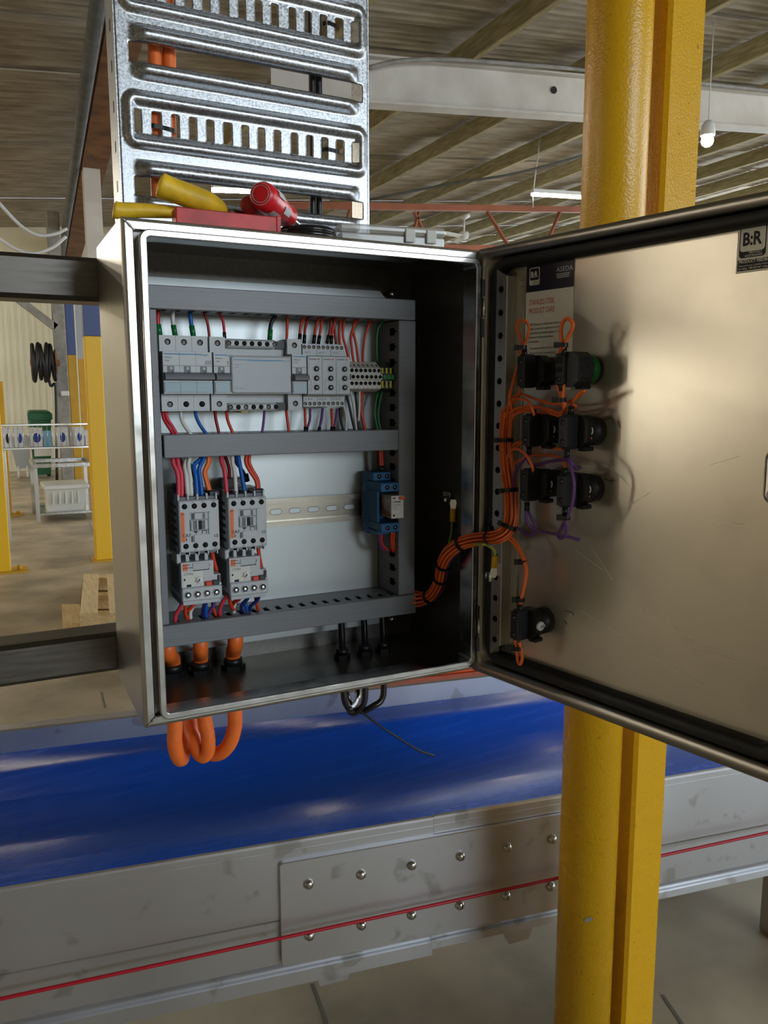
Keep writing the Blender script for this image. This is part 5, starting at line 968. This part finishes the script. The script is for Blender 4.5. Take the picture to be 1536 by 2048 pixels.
for c, pts, ys, r, l in (('pinkred', ((215, 345), (215, 450), (262, 560), (276, 700), (275, 850)), (.108, .098), .0026, 'thick pinkish red wire, outer left on the left contactor'), ('pinkred', ((262, 345), (275, 460), (310, 580), (318, 720), (318, 850)), (.110, .100), .0026, 'thick pinkish red wire, inner of the pair on the left contactor'), ('darkred', ((275, 345), (315, 470), (330, 560), (325, 720)), (.120, .118), .0022, 'dark red wire hidden behind the pair on the left contactor'), ('white', ((392, 345), (352, 480), (368, 600), (386, 840)), (.112, .098), .0025, 'white wire, left one on the left contactor'), ('white', ((418, 345), (396, 470), (415, 620), (432, 840)), (.108, .099), .0025, 'white wire, right one on the left contactor'), ('black', ((378, 345), (385, 420), (440, 520), (470, 640), (478, 740)), (.125, .125), .0022, 'black wire crossing behind the white pair'), ('blue', ((585, 345), (530, 410), (462, 480), (482, 610), (497, 835)), (.112, .098), .0025, 'blue wire bending left on the left contactor'), ('blue', ((598, 345), (560, 430), (522, 520), (535, 650), (555, 835)), (.108, .098), .0025, 'blue wire, right one on the left contactor'), ('orange', ((632, 345), (625, 450), (582, 560), (610, 680), (650, 820)), (.108, .104), .0023, 'orange wire, left one of a close pair on the left contactor'), ('orange', ((650, 345), (640, 450), (598, 560), (625, 680), (668, 820)), (.111, .107), .0021, 'orange wire, right one of a close pair on the left contactor'),
    ('pinkred', ((775, 335), (790, 440), (825, 560), (848, 820)), (.108, .098), .0025, 'thick pinkish red wire on the right contactor'), ('darkred', ((815, 335), (855, 440), (878, 540), (872, 690)), (.118, .122), .0021, 'dark red wire to the coil of the right contactor'), ('white', ((912, 335), (918, 450), (942, 580), (958, 810)), (.108, .098), .0024, 'white wire on the right contactor'), ('blue', ((978, 335), (1000, 460), (1030, 620), (1062, 810)), (.108, .098), .0025, 'blue wire on the right contactor'), ('dkblue', ((950, 335), (965, 450), (1040, 550), (1078, 660)), (.120, .122), .0021, 'dark blue wire to the coil of the right contactor'), ('ored', ((1085, 330), (1075, 440), (1120, 540), (1195, 660), (1210, 790)), (.108, .102), .0022, 'orange-red wire, left one of the pair at the right of the contactor'), ('ored', ((1120, 330), (1112, 440), (1155, 540), (1215, 650), (1228, 780)), (.110, .103), .0022, 'orange-red wire, right one of the pair at the right of the contactor')):
    wire(c, run(g4, pts, ys), l, r, None, K, n=10)
mb = MB(); mb.cyl(g4(872, 625, .122), g4(872, 680, .122), .0030, n=10); tag(mb.build('wire_sleeve', 'black'), 'short black sleeve on the dark red coil wire', 'sleeve'); mb = MB(); mb.cyl(g4(1068, 580, .120), g4(1085, 665, .121), .0036, n=10); tag(mb.build('wire_sleeve', 'black'), 'short black sleeve on the dark blue coil wire', 'sleeve')
for (xa, ya), l in (((690, 800), 'black wire end plug on the right terminal of the left contactor'), ((1215, 780), 'black wire end plug on the right terminal of the right contactor')):
    mb = MB(); c_ = g4(xa, ya, .100); mb.box(c_.x-.006, c_.x+.006, .095, .106, c_.z-.003, c_.z+.003, b=.0008); tag(mb.build('end_plug', 'black'), l, 'plug')
O = GRP['ovl']
for c, pts, ys, r, l in (('pinkred', ((335, 900), (290, 990), (243, 1070), (242, 1210)), (.100, .110), .0024, 'pinkish red wire curving left under the left overload relay'), ('ored', ((378, 860), (360, 960), (362, 1050), (400, 1150)), (.096, .112), .0022, 'orange-red wire straight under the left overload relay'), ('ored', ((500, 870), (465, 930), (420, 985), (380, 1010)), (.100, .108), .0021, 'orange-red wire slanting under the left overload relay'), ('white', ((450, 960), (418, 1040), (432, 1170)), (.108, .112), .0022, 'white wire dropping into the bottom duct, left one'), ('dkblue', ((605, 860), (575, 980), (565, 1060), (580, 1140)), (.098, .112), .0022, 'dark blue wire under the left overload relay'), ('blue', ((600, 930), (602, 1030), (608, 1160)), (.106, .112), .0023, 'bright blue wire dropping into the bottom duct, left one'), ('purple', ((705, 850), (690, 950), (640, 1030), (605, 1090)), (.098, .112), .0020, 'purple wire slanting under the left overload relay'), ('ored', ((680, 880), (690, 990), (735, 1100)), (.106, .114), .0020, 'orange-red wire between the two overload relays'),
    ('pinkred', ((860, 830), (795, 920), (765, 1010), (788, 1130)), (.100, .112), .0024, 'pinkish red wire curving left under the right overload relay'), ('ored', ((905, 810), (885, 890), (900, 960), (930, 1000)), (.096, .110), .0022, 'orange-red wire straight under the right overload relay'), ('darkred', ((1035, 810), (985, 880), (930, 920), (905, 970)), (.100, .110), .0024, 'dark red wire slanting under the right overload relay'), ('white', ((945, 920), (928, 1000), (952, 1100)), (.108, .113), .0022, 'white wire dropping into the bottom duct, right one'), ('dkblue', ((1140, 800), (1085, 880), (1020, 960), (1050, 1060)), (.098, .112), .0022, 'dark blue wire looping under the right overload relay'), ('blue', ((1065, 920), (1080, 990), (1115, 1080)), (.108, .112), .0024, 'bright blue wire dropping into the bottom duct, right one'), ('dkblue', ((1240, 780), (1215, 880), (1130, 960), (1110, 1030)), (.098, .112), .0021, 'dark blue wire at the right under the right overload relay'), ('ored', ((1190, 800), (1195, 900), (1235, 1060)), (.106, .113), .0020, 'orange-red wire at the right under the right overload relay')):
    wire(c, run(g5, pts, ys), l, r, None, O, n=10)
for pts, l in ((((670, 280), (690, 400), (730, 540)), 'orange-red link from the left contactor down to its overload relay'), (((1215, 230), (1230, 360), (1262, 530)), 'orange-red link from the right contactor down to its overload relay')):
    wire('ored', run(g5, pts, (.100, .104)), l, .0023, None, K, n=10)
Rl = GRP['rel']
for c, pts, ys, fe, l in (('ored', ((320, 70), (325, 140), (332, 262)), (.118, .118), 'black', 'orange-red wire entering the relay socket from above, left of the pair'), ('ored', ((336, 70), (340, 140), (346, 262)), (.119, .119), 'black', 'orange-red wire entering the relay socket from above, right of the pair'), ('purple', ((322, 745), (316, 810), (345, 880), (430, 895)), (.100, .112), None, 'purple wire looping below the relay socket'), ('ored', ((338, 750), (335, 820), (372, 880), (440, 890)), (.101, .112), None, 'orange-red wire looping below the relay socket'), ('ored', ((418, 740), (416, 830), (430, 900), (452, 905)), (.094, .108), None, 'orange-red wire under the right of the relay socket, left one'), ('ored', ((435, 745), (434, 830), (445, 895), (462, 900)), (.094, .106), None, 'orange-red wire under the right of the relay socket, right one')):
    wire(c, run(g6, pts, ys), l, .0018, fe, Rl, fl=.009)
# ------------------------------------------------------------------ incoming cables, glands
def gland(x, y, label, s_=1.):
    t = thing('cable_gland', label, 'cable gland', (x, y, 0), 'black cable glands in the enclosure floor')
    mb = MB(); mb.cyl((x, y, .0016), (x, y, .0085), .0150*s_, n=6, smooth=False); mb.build('lock_nut', 'black', t)
    mb = MB(); mb.cyl((x, y, .0085), (x, y, .0165), .0112*s_, n=18); mb.build('thread', 'black', t)
    mb = MB(); mb.cyl((x, y, -.0015), (x, y, -.012), .0150*s_, n=6, smooth=False); mb.cyl((x, y, -.012), (x, y, -.024), .0125*s_, .0105*s_, n=20); mb.build('dome_nut', 'black', t)
    return t
gx = [onZ(345, 1336, .012), onZ(401, 1330, .012), onZ(466, 1322, .012)]
for i, p in enumerate(gx): gland(p.x, p.y, ['black cable gland at the front left of the enclosure floor', 'black cable gland under the middle orange cable', 'black cable gland under the right orange cable'][i])
for i, p in enumerate(gx):
    top = [onY(338, 1290, .10), onY(404, 1285, .10), onY(474, 1272, .10)][i]
    Yg = p.y
    low = [[onY(350, 1450, Yg), onY(349, 1480, Yg), onY(353, 1505, Yg+.005), onY(360, 1518, Yg+.015), onY(366, 1512, Yg+.028), onY(367, 1480, Yg+.040), onY(366, 1440, Yg+.055), (.082, .185, 0), (.0785, .21, .08), (.0805, .212, .15)],
           [onY(410, 1440, Yg), onY(416, 1475, Yg), onY(416, 1500, Yg+.002), onY(408, 1512, Yg+.006), onY(398, 1506, Yg+.012), onY(389, 1480, Yg+.020), onY(380, 1445, Yg+.035), (.088, .188, .01), (.094, .212, .1), (.0968, .212, .15)],
           [onY(470, 1430, Yg), onY(469, 1455, Yg), onY(460, 1485, Yg+.004), onY(445, 1503, Yg+.012), onY(428, 1508, Yg+.022), onY(412, 1498, Yg+.034), onY(402, 1470, Yg+.05), (.10, .19, -.02), (.108, .205, .05), (.115, .212, .12)]][i]
    q = [(top.x+.001, .116, .066), (top.x, .108, .042), (p.x+.0005, p.y, .022), (p.x, p.y, 0), (p.x, p.y, -.022)]+low
    mb = MB(); mb.tube(spline(q, 8), .0092 if i != 1 else .0088, 16); tag(mb.build('orange_cable', 'cable_orange'), ['thick orange cable looping below the left corner of the enclosure', 'thick orange cable, middle loop below the enclosure', 'thick orange cable, right loop below the enclosure'][i], 'cable', 'orange cables looping below the enclosure')
for i, (xa, xb) in enumerate(((688, 700), (733, 742), (770, 764))):
    b_ = onY(xa, 1365, .10); p = V((b_.x, .105, 0)); gland(p.x, p.y, ['small black gland at the left behind the bottom duct', 'small black gland in the middle behind the bottom duct', 'small black gland at the right behind the bottom duct'][i], .7)
    m_ = [[onY(688, 1392, .10), onY(694, 1412, .10), onY(702, 1418, .10), onY(712, 1405, .13), onY(716, 1385, .17)], [onY(730, 1392, .10), onY(722, 1415, .10), onY(706, 1426, .11), onY(696, 1414, .13), onY(688, 1385, .17)], [onY(766, 1392, .10), onY(745, 1413, .10), onY(722, 1422, .11), onY(702, 1408, .13), onY(692, 1380, .17)]][i]
    e = m_[-1]; mb = MB(); mb.tube(spline([(p.x, .108, .06), (p.x, p.y, .02), (p.x, p.y, -.01)]+m_+[(e.x, .195, e.z+.06), ((.268, .277, .272)[i], .198, .1)], 7), .0042, 10); tag(mb.build('black_cable', 'blackgloss'), ['thin black cable hanging below the enclosure, left one of three', 'thin black cable looping below the enclosure, middle one of three', 'thin black cable with the widest loop below the enclosure'][i], 'cable', 'black cables below the enclosure')
mb = MB(); mb.tube(spline([onY(716, 1418, .105), onY(760, 1452, .09), onY(800, 1478, .08), onY(840, 1502, .07), onY(868, 1511, .065)]), [.0016]*25, 6); tag(mb.build('cable_tie_tail', 'black'), 'long thin black cable tie tail pointing right below the enclosure', 'cable tie')
# ------------------------------------------------------------------ door loom
path = [onY(826, 1198, .100), onY(846, 1198, .088), onY(866, 1188, .070), onY(880, 1163, .055), onY(885, 1135, .040), onY(896, 1108, .022), onY(922, 1087, .000), onY(960, 1077, -.022), onD(996, 1073, .020), onD(1015, 1058, .014), onD(1022, 1030, .010), onD(1020, 980, .010), onD(1013, 930, .010), onD(1010, 880, .010), onD(1013, 840, .010), onD(1019, 800, .011)]
PC = spline(path, 5)
def frame(P):
    out = []; a = None
    for i in range(len(P)):
        t_ = (P[min(i+1, len(P)-1)]-P[max(i-1, 0)]).normalized()
        if a is None: a = t_.orthogonal().normalized()
        a = (a-t_*a.dot(t_)).normalized(); out.append((t_, a, t_.cross(a)))
    return out
FR = frame(PC); RW = .0018
offs = [(0, 0)]+[(2.05*RW*math.cos(math.radians(60*k)), 2.05*RW*math.sin(math.radians(60*k))) for k in range(6)]+[(3.9*RW*math.cos(math.radians(36*k+12)), 3.9*RW*math.sin(math.radians(36*k+12))) for k in range(10)]
NP = len(PC)
def strand(k, stop, ext, c, label):
    a0 = offs[k]; pts = []
    for i in range(0, stop):
        f = i/NP; tw = .9*f; ca, sa = math.cos(tw), math.sin(tw)
        sp = 1.0+.55*max(0, 1-i/8)
        pts.append(PC[i]+FR[i][1]*((a0[0]*ca-a0[1]*sa)*sp)+FR[i][2]*((a0[0]*sa+a0[1]*ca)*sp))
    pts = pts[::2]+[V(p) for p in ext]
    mb = MB(); mb.tube(spline(pts, 3), RW*.86, 8); return tag(mb.build('loom_wire', 'w_'+c), label, 'wire', GRP['loom'])
iT = NP-2
ends = [
 ([onD(1020, 790, .016), onD(1030, 750, .020), onD(1040, 715, .024), onD(1043, 690, .026), onD(1038, 668, .026), onD(1034, 655, .026), onD(1036, 645, .026), onD(1045, 640, .026), onD(1055, 646, .026), onD(1058, 658, .026), onD(1053, 680, .026), onD(1046, 697, .026), onD(1042, 718, .020)], 'orange loom wire rising to the tall loop above the left switch'),
 ([onD(1024, 800, .012), onD(1040, 798, .020), onD(1056, 802, .026), onD(1066, 823, .028), onD(1068, 834, .020)], 'orange loom wire arching onto the middle row left switch'),
 ([onD(1022, 806, .010), onD(1036, 788, .010), onD(1060, 794, .010), onD(1098, 807, .012), onD(1124, 806, .014), onD(1148, 800, .016), onD(1168, 783, .020)], 'orange loom wire crossing under the top row to a free bend'),
 ([onD(1018, 826, .010), onD(1034, 817, .010), onD(1062, 812, .010), onD(1094, 818, .012), onD(1120, 826, .018), onD(1128, 818, .024), onD(1126, 800, .026), onD(1123, 785, .026), onD(1118, 770, .024)], 'orange loom wire turning up into the green ring lamp block'),
 ([onD(1020, 834, .008), onD(1040, 820, .008), onD(1080, 817, .010), onD(1118, 832, .014), onD(1130, 815, .022), onD(1128, 792, .024), onD(1125, 772, .022)], 'orange loom wire running just above the middle row'),
 ([onD(1017, 846, .008), onD(1032, 828, .008), onD(1060, 822, .006), onD(1100, 828, .006), onD(1150, 815, .010), onD(1143, 808, .016), onD(1148, 800, .022), onD(1160, 785, .024), onD(1170, 782, .024)], 'orange loom wire with a raised end right of the middle row'),
]
for k, (ext, l) in enumerate(ends): strand(k, iT, ext, 'orange', l)
i5 = next(i for i in range(NP) if i >= NP*.62)
strand(6, i5+14, [onD(1014, 915, .016), onD(1024, 900, .022), onD(1036, 898, .026), onD(1052, 910, .028), onD(1064, 932, .028), onD(1066, 944, .022)], 'orange', 'orange loom wire arching onto the lower row left switch')
strand(7, i5+16, [onD(1022, 896, .006), onD(1040, 884, .004), onD(1085, 892, .0), onD(1115, 898, .004), onD(1130, 896, .008), onD(1145, 890, .0)], 'orange', 'orange loom wire passing behind the middle row switches')
strand(13, i5+12, [onD(1024, 930, .004), onD(1060, 912, .0), onD(1110, 912, .006), onD(1128, 925, .018), onD(1130, 945, .024)], 'orange', 'orange loom wire reaching the lower row right switch')
i4 = int(NP*.53)
strand(14, i4, [onD(1010, 1074, .016), onD(1030, 1090, .012), onD(1043, 1112, .012), onD(1050, 1135, .014), onD(1050, 1155, .016), onD(1045, 1185, .018), onD(1040, 1205, .020), onD(1036, 1224, .022)], 'orange', 'orange wire branching down to the white disc switch, left one')
strand(10, i4, [onD(1014, 1070, .014), onD(1032, 1084, .010), onD(1046, 1110, .010), onD(1054, 1140, .012), onD(1051, 1165, .014), onD(1044, 1195, .018), onD(1040, 1225, .020)], 'orange', 'orange wire branching down to the white disc switch, right one')
strand(11, iT, [onD(1026, 806, .006), onD(1036, 795, .006), onD(1040, 780, .018), onD(1041, 768, .020)], 'orange', 'orange loom wire ending under the top left switch')
strand(15, i5+14, [onD(1020, 906, .004), onD(1034, 893, .004), onD(1046, 885, .010), onD(1052, 878, .014)], 'orange', 'orange loom wire slipping behind the middle row left switch')
strand(8, i4+18, [onD(1026, 1010, .012), onD(1027, 960, .012), onD(1032, 942, .014), onD(1044, 925, .018), onD(1055, 912, .022), onD(1060, 897, .022)], 'purple', 'purple loom wire rising to the middle row left switch')
strand(9, i4+3, [onD(1030, 1055, .010), onD(1042, 1062, .008), onD(1060, 1072, .006), onD(1070, 1066, .006), onD(1072, 1055, .008)], 'purple', 'purple loom wire leaving toward the lower purple loops')
strand(16, iT, [onD(1018, 796, .014), onD(1026, 768, .018), onD(1036, 740, .018), onD(1040, 722, .016)], 'orange', 'orange loom wire ending beside the top left switch')
# loose wires on the door
dw = GRP['dw']
def dwire(c, pts, l, r=.0017): return wire(c, [onD(*p) for p in pts], l, r, None, dw)
dwire('orange', ((1117, 712, .024), (1124, 690, .030), (1122, 668, .030), (1124, 648, .030), (1134, 637, .030), (1145, 645, .030), (1144, 660, .030), (1134, 678, .030), (1127, 694, .030), (1121, 710, .026)), 'orange wire loop tied above the green ring lamp block', .0020)
dwire('orange', ((1114, 768, .026), (1120, 785, .026), (1124, 800, .026), (1127, 815, .024)), 'orange wire, left one in the tied pair under the lamp block', .0019); dwire('orange', ((1128, 768, .026), (1126, 785, .026), (1124, 802, .026), (1129, 820, .022)), 'orange wire, right one in the tied pair under the lamp block', .0019)
dwire('purple', ((1136, 912, .024), (1142, 935, .032), (1148, 965, .034), (1146, 1000, .034), (1138, 1028, .034), (1128, 1044, .032), (1122, 1058, .030), (1115, 1070, .028), (1121, 1077, .028), (1131, 1070, .030), (1133, 1050, .032), (1130, 1036, .032)), 'purple wire hanging in front of the lower right switch into a loop')
dwire('purple', ((1054, 905, .022), (1058, 925, .014), (1070, 930, .010), (1095, 924, .012), (1118, 920, .016), (1134, 921, .022)), 'purple wire arching between the middle and lower rows')
dwire('purple', ((1140, 918, .022), (1146, 930, .020), (1152, 936, .010), (1160, 934, .0)), 'purple wire tail right of the middle row')
dwire('purple', ((1052, 1018, .024), (1052, 1035, .024), (1058, 1050, .020), (1074, 1061, .016), (1098, 1066, .016), (1120, 1070, .018), (1140, 1075, .014), (1160, 1080, .008)), 'purple wire running level below the lower row')
dwire('purple', ((1056, 1020, .020), (1064, 1038, .018), (1071, 1052, .016), (1066, 1068, .012), (1052, 1070, .010), (1040, 1058, .010)), 'purple wire twisting below the lower left switch')
dwire('orange', ((1030, 1276, .024), (1032, 1292, .024), (1034, 1306, .022), (1036, 1322, .020), (1040, 1328, .020), (1044, 1318, .020), (1042, 1300, .022), (1038, 1284, .024)), 'small orange wire loop tied under the white disc switch', .0019)
for (x, y, wd), l in (((1134, 906, .026), 'black twin sleeve on the purple wire under the middle right switch'), ((1129, 943, .026), 'short black sleeve on the orange wire above the lower right switch'), ((1054, 1012, .024), 'black twin sleeve under the lower left switch'), ((1130, 1022, .030), 'black sleeve on the purple wire under the lower right switch'), ((1058, 900, .022), 'black sleeve under the middle left switch'), ((1124, 772, .026), 'black sleeve pair under the lamp block'), ((1142, 820, .022), 'black sleeve pair above the middle right switch'), ((1068, 826, .022), 'black sleeve above the middle left switch'), ((1066, 940, .022), 'black sleeve above the lower left switch'), ((1049, 706, .024), 'black sleeve above the top left switch'), ((1128, 702, .028), 'black sleeve above the lamp block'), ((1040, 1216, .022), 'black sleeve above the white disc switch')):
    p = onD(x, y, wd); mb = MB(); mb.cyl(p-Z_*.005, p+Z_*.004, .0029, n=10); tag(mb.build('wire_sleeve', 'blackgloss'), l, 'sleeve', 'black wire sleeves on the door')
# cable ties around bundles
def tie(p, t_, r, label, w_=.0022, head=None):
    t_ = t_.normalized(); a = t_.orthogonal().normalized(); b = t_.cross(a); t = thing('cable_tie', label, 'cable tie', p, 'black cable ties on the loom')
    mb = MB(); mb.loft([[p+(a*math.cos(q)+b*math.sin(q))*rr_+t_*e for rr_, e in ((r, -w_), (r+.0009, -w_), (r+.0009, w_), (r, w_))] for q in [2*math.pi*j/24 for j in range(25)]], False, False, False); mb.build('strap', 'blackgloss', t)
    hd = (V(head) if head else -RT).normalized(); hd = (hd-t_*hd.dot(t_)).normalized(); c_ = p+hd*(r+.0022); s2 = t_.cross(hd)
    mb = MB(); mb.add([c_+hd*x*.0024+t_*y*.0028+s2*z*.0024 for x in (-1, 1) for y in (-1, 1) for z in (-1, 1)], [(0, 1, 3, 2), (4, 6, 7, 5), (0, 4, 5, 1), (2, 3, 7, 6), (0, 2, 6, 4), (1, 5, 7, 3)]); mb.build('head', 'blackgloss', t)
def nearest(x, y):
    best = 0; bd = 1e9
    for i, p in enumerate(PC):
        d = p-CAM; z = d.dot(FW); qx, qy = 768+FPX*d.dot(RT)/z, 1024-FPX*d.dot(UP)/z
        if (qx-x)**2+(qy-y)**2 < bd: bd = (qx-x)**2+(qy-y)**2; best = i
    return best
for (x, y), l, hd in (((858, 1194), 'black cable tie on the loom beside the bottom duct', (0, -.3, -1)), ((886, 1158), 'black cable tie on the loom low in the bend', None), ((888, 1128), 'black cable tie on the loom high in the bend', None), ((920, 1090), 'black cable tie on the loom where it leaves the enclosure', (0, 0, 1)), ((982, 1075), 'black cable tie on the loom crossing the hinge', (0, 0, 1)), ((1021, 1054), 'black cable tie on the loom where it turns up the door', None), ((1016, 980), 'black cable tie on the loom beside the lower row', None), ((1010, 880), 'black cable tie on the loom beside the middle row', None)):
    i = nearest(x, y); tie(PC[i], PC[min(i+1, NP-1)]-PC[i-1], 4.75*RW, l, head=hd)
for (x, y, wd), r, l in (((1044, 695, .026), .0042, 'black cable tie under the left tall orange loop'), ((1126, 690, .030), .0042, 'black cable tie under the right tall orange loop'), ((1122, 800, .026), .0044, 'black cable tie on the orange pair under the lamp block'), ((1131, 1035, .032), .0040, 'black cable tie on the purple loop'), ((1044, 1124, .012), .0042, 'black cable tie where the wires turn down to the white disc switch'), ((1040, 1199, .018), .0044, 'black cable tie just above the white disc switch'), ((1035, 1296, .023), .0046, 'black cable tie on the small loop under the white disc switch')):
    tie(onD(x, y, wd), Z_, r, l)
# ------------------------------------------------------------------ earth leads with yellow lugs
def lug(p0, p1, p2, label, wpts, c):
    t = thing('earth_lead', label, 'earth lead', p2, 'earth leads with yellow lugs'); d = (p1-p0).normalized()
    mb = MB(); mb.cyl(p0, p1, .0036, n=14); mb.build('lug_sleeve', 'lugyellow', t)
    n = ray(900, 1000).normalized(); s_ = d.cross(n).normalized()
    mb = MB(); vs = [p1+s_*a+d*b for a, b in ((-.003, 0), (.003, 0), (.0042, .008), (.003, .012), (-.003, .012), (-.0042, .008))]; mb.add(vs+[v_+n*.001 for v_ in vs], [(0, 1, 2, 3, 4, 5), (11, 10, 9, 8, 7, 6)]+[(i, (i+1) % 6, 6+(i+1) % 6, 6+i) for i in range(6)]); mb.build('lug_palm', 'chrome', t)
    mb = MB(); mb.tube(spline(wpts), .0021, 8); mb.build('lead', 'w_'+c, t)
    mb = MB(); mb.tube([q+V((-.0012, -.0012, .0004)) for q in spline(wpts)], .0010, 6); mb.build('yellow_stripe', 'w_gy', t)
XW = V((W-.006, 0, 0))
lug(onP(905, 1043, XW, X_), onP(906, 1018, XW, X_), onP(904, 1000, XW, X_), 'green-yellow earth lead with yellow lug on the right wall stud', [onP(905, 1042, XW, X_), onP(903, 1065, XW, X_), onP(899, 1085, XW, X_), onP(897, 1105, V((W-.010, 0, 0)), X_)], 'green')
lug(onD(990, 1111, .010), onD(988, 1135, .010), onD(985, 1150, .010), 'green-yellow earth lead with yellow lug on the door rail', [onD(990, 1112, .010), onD(988, 1100, .014), onD(975, 1090, .018), onD(962, 1088, .022), onY(945, 1088, -.012)], 'gy')
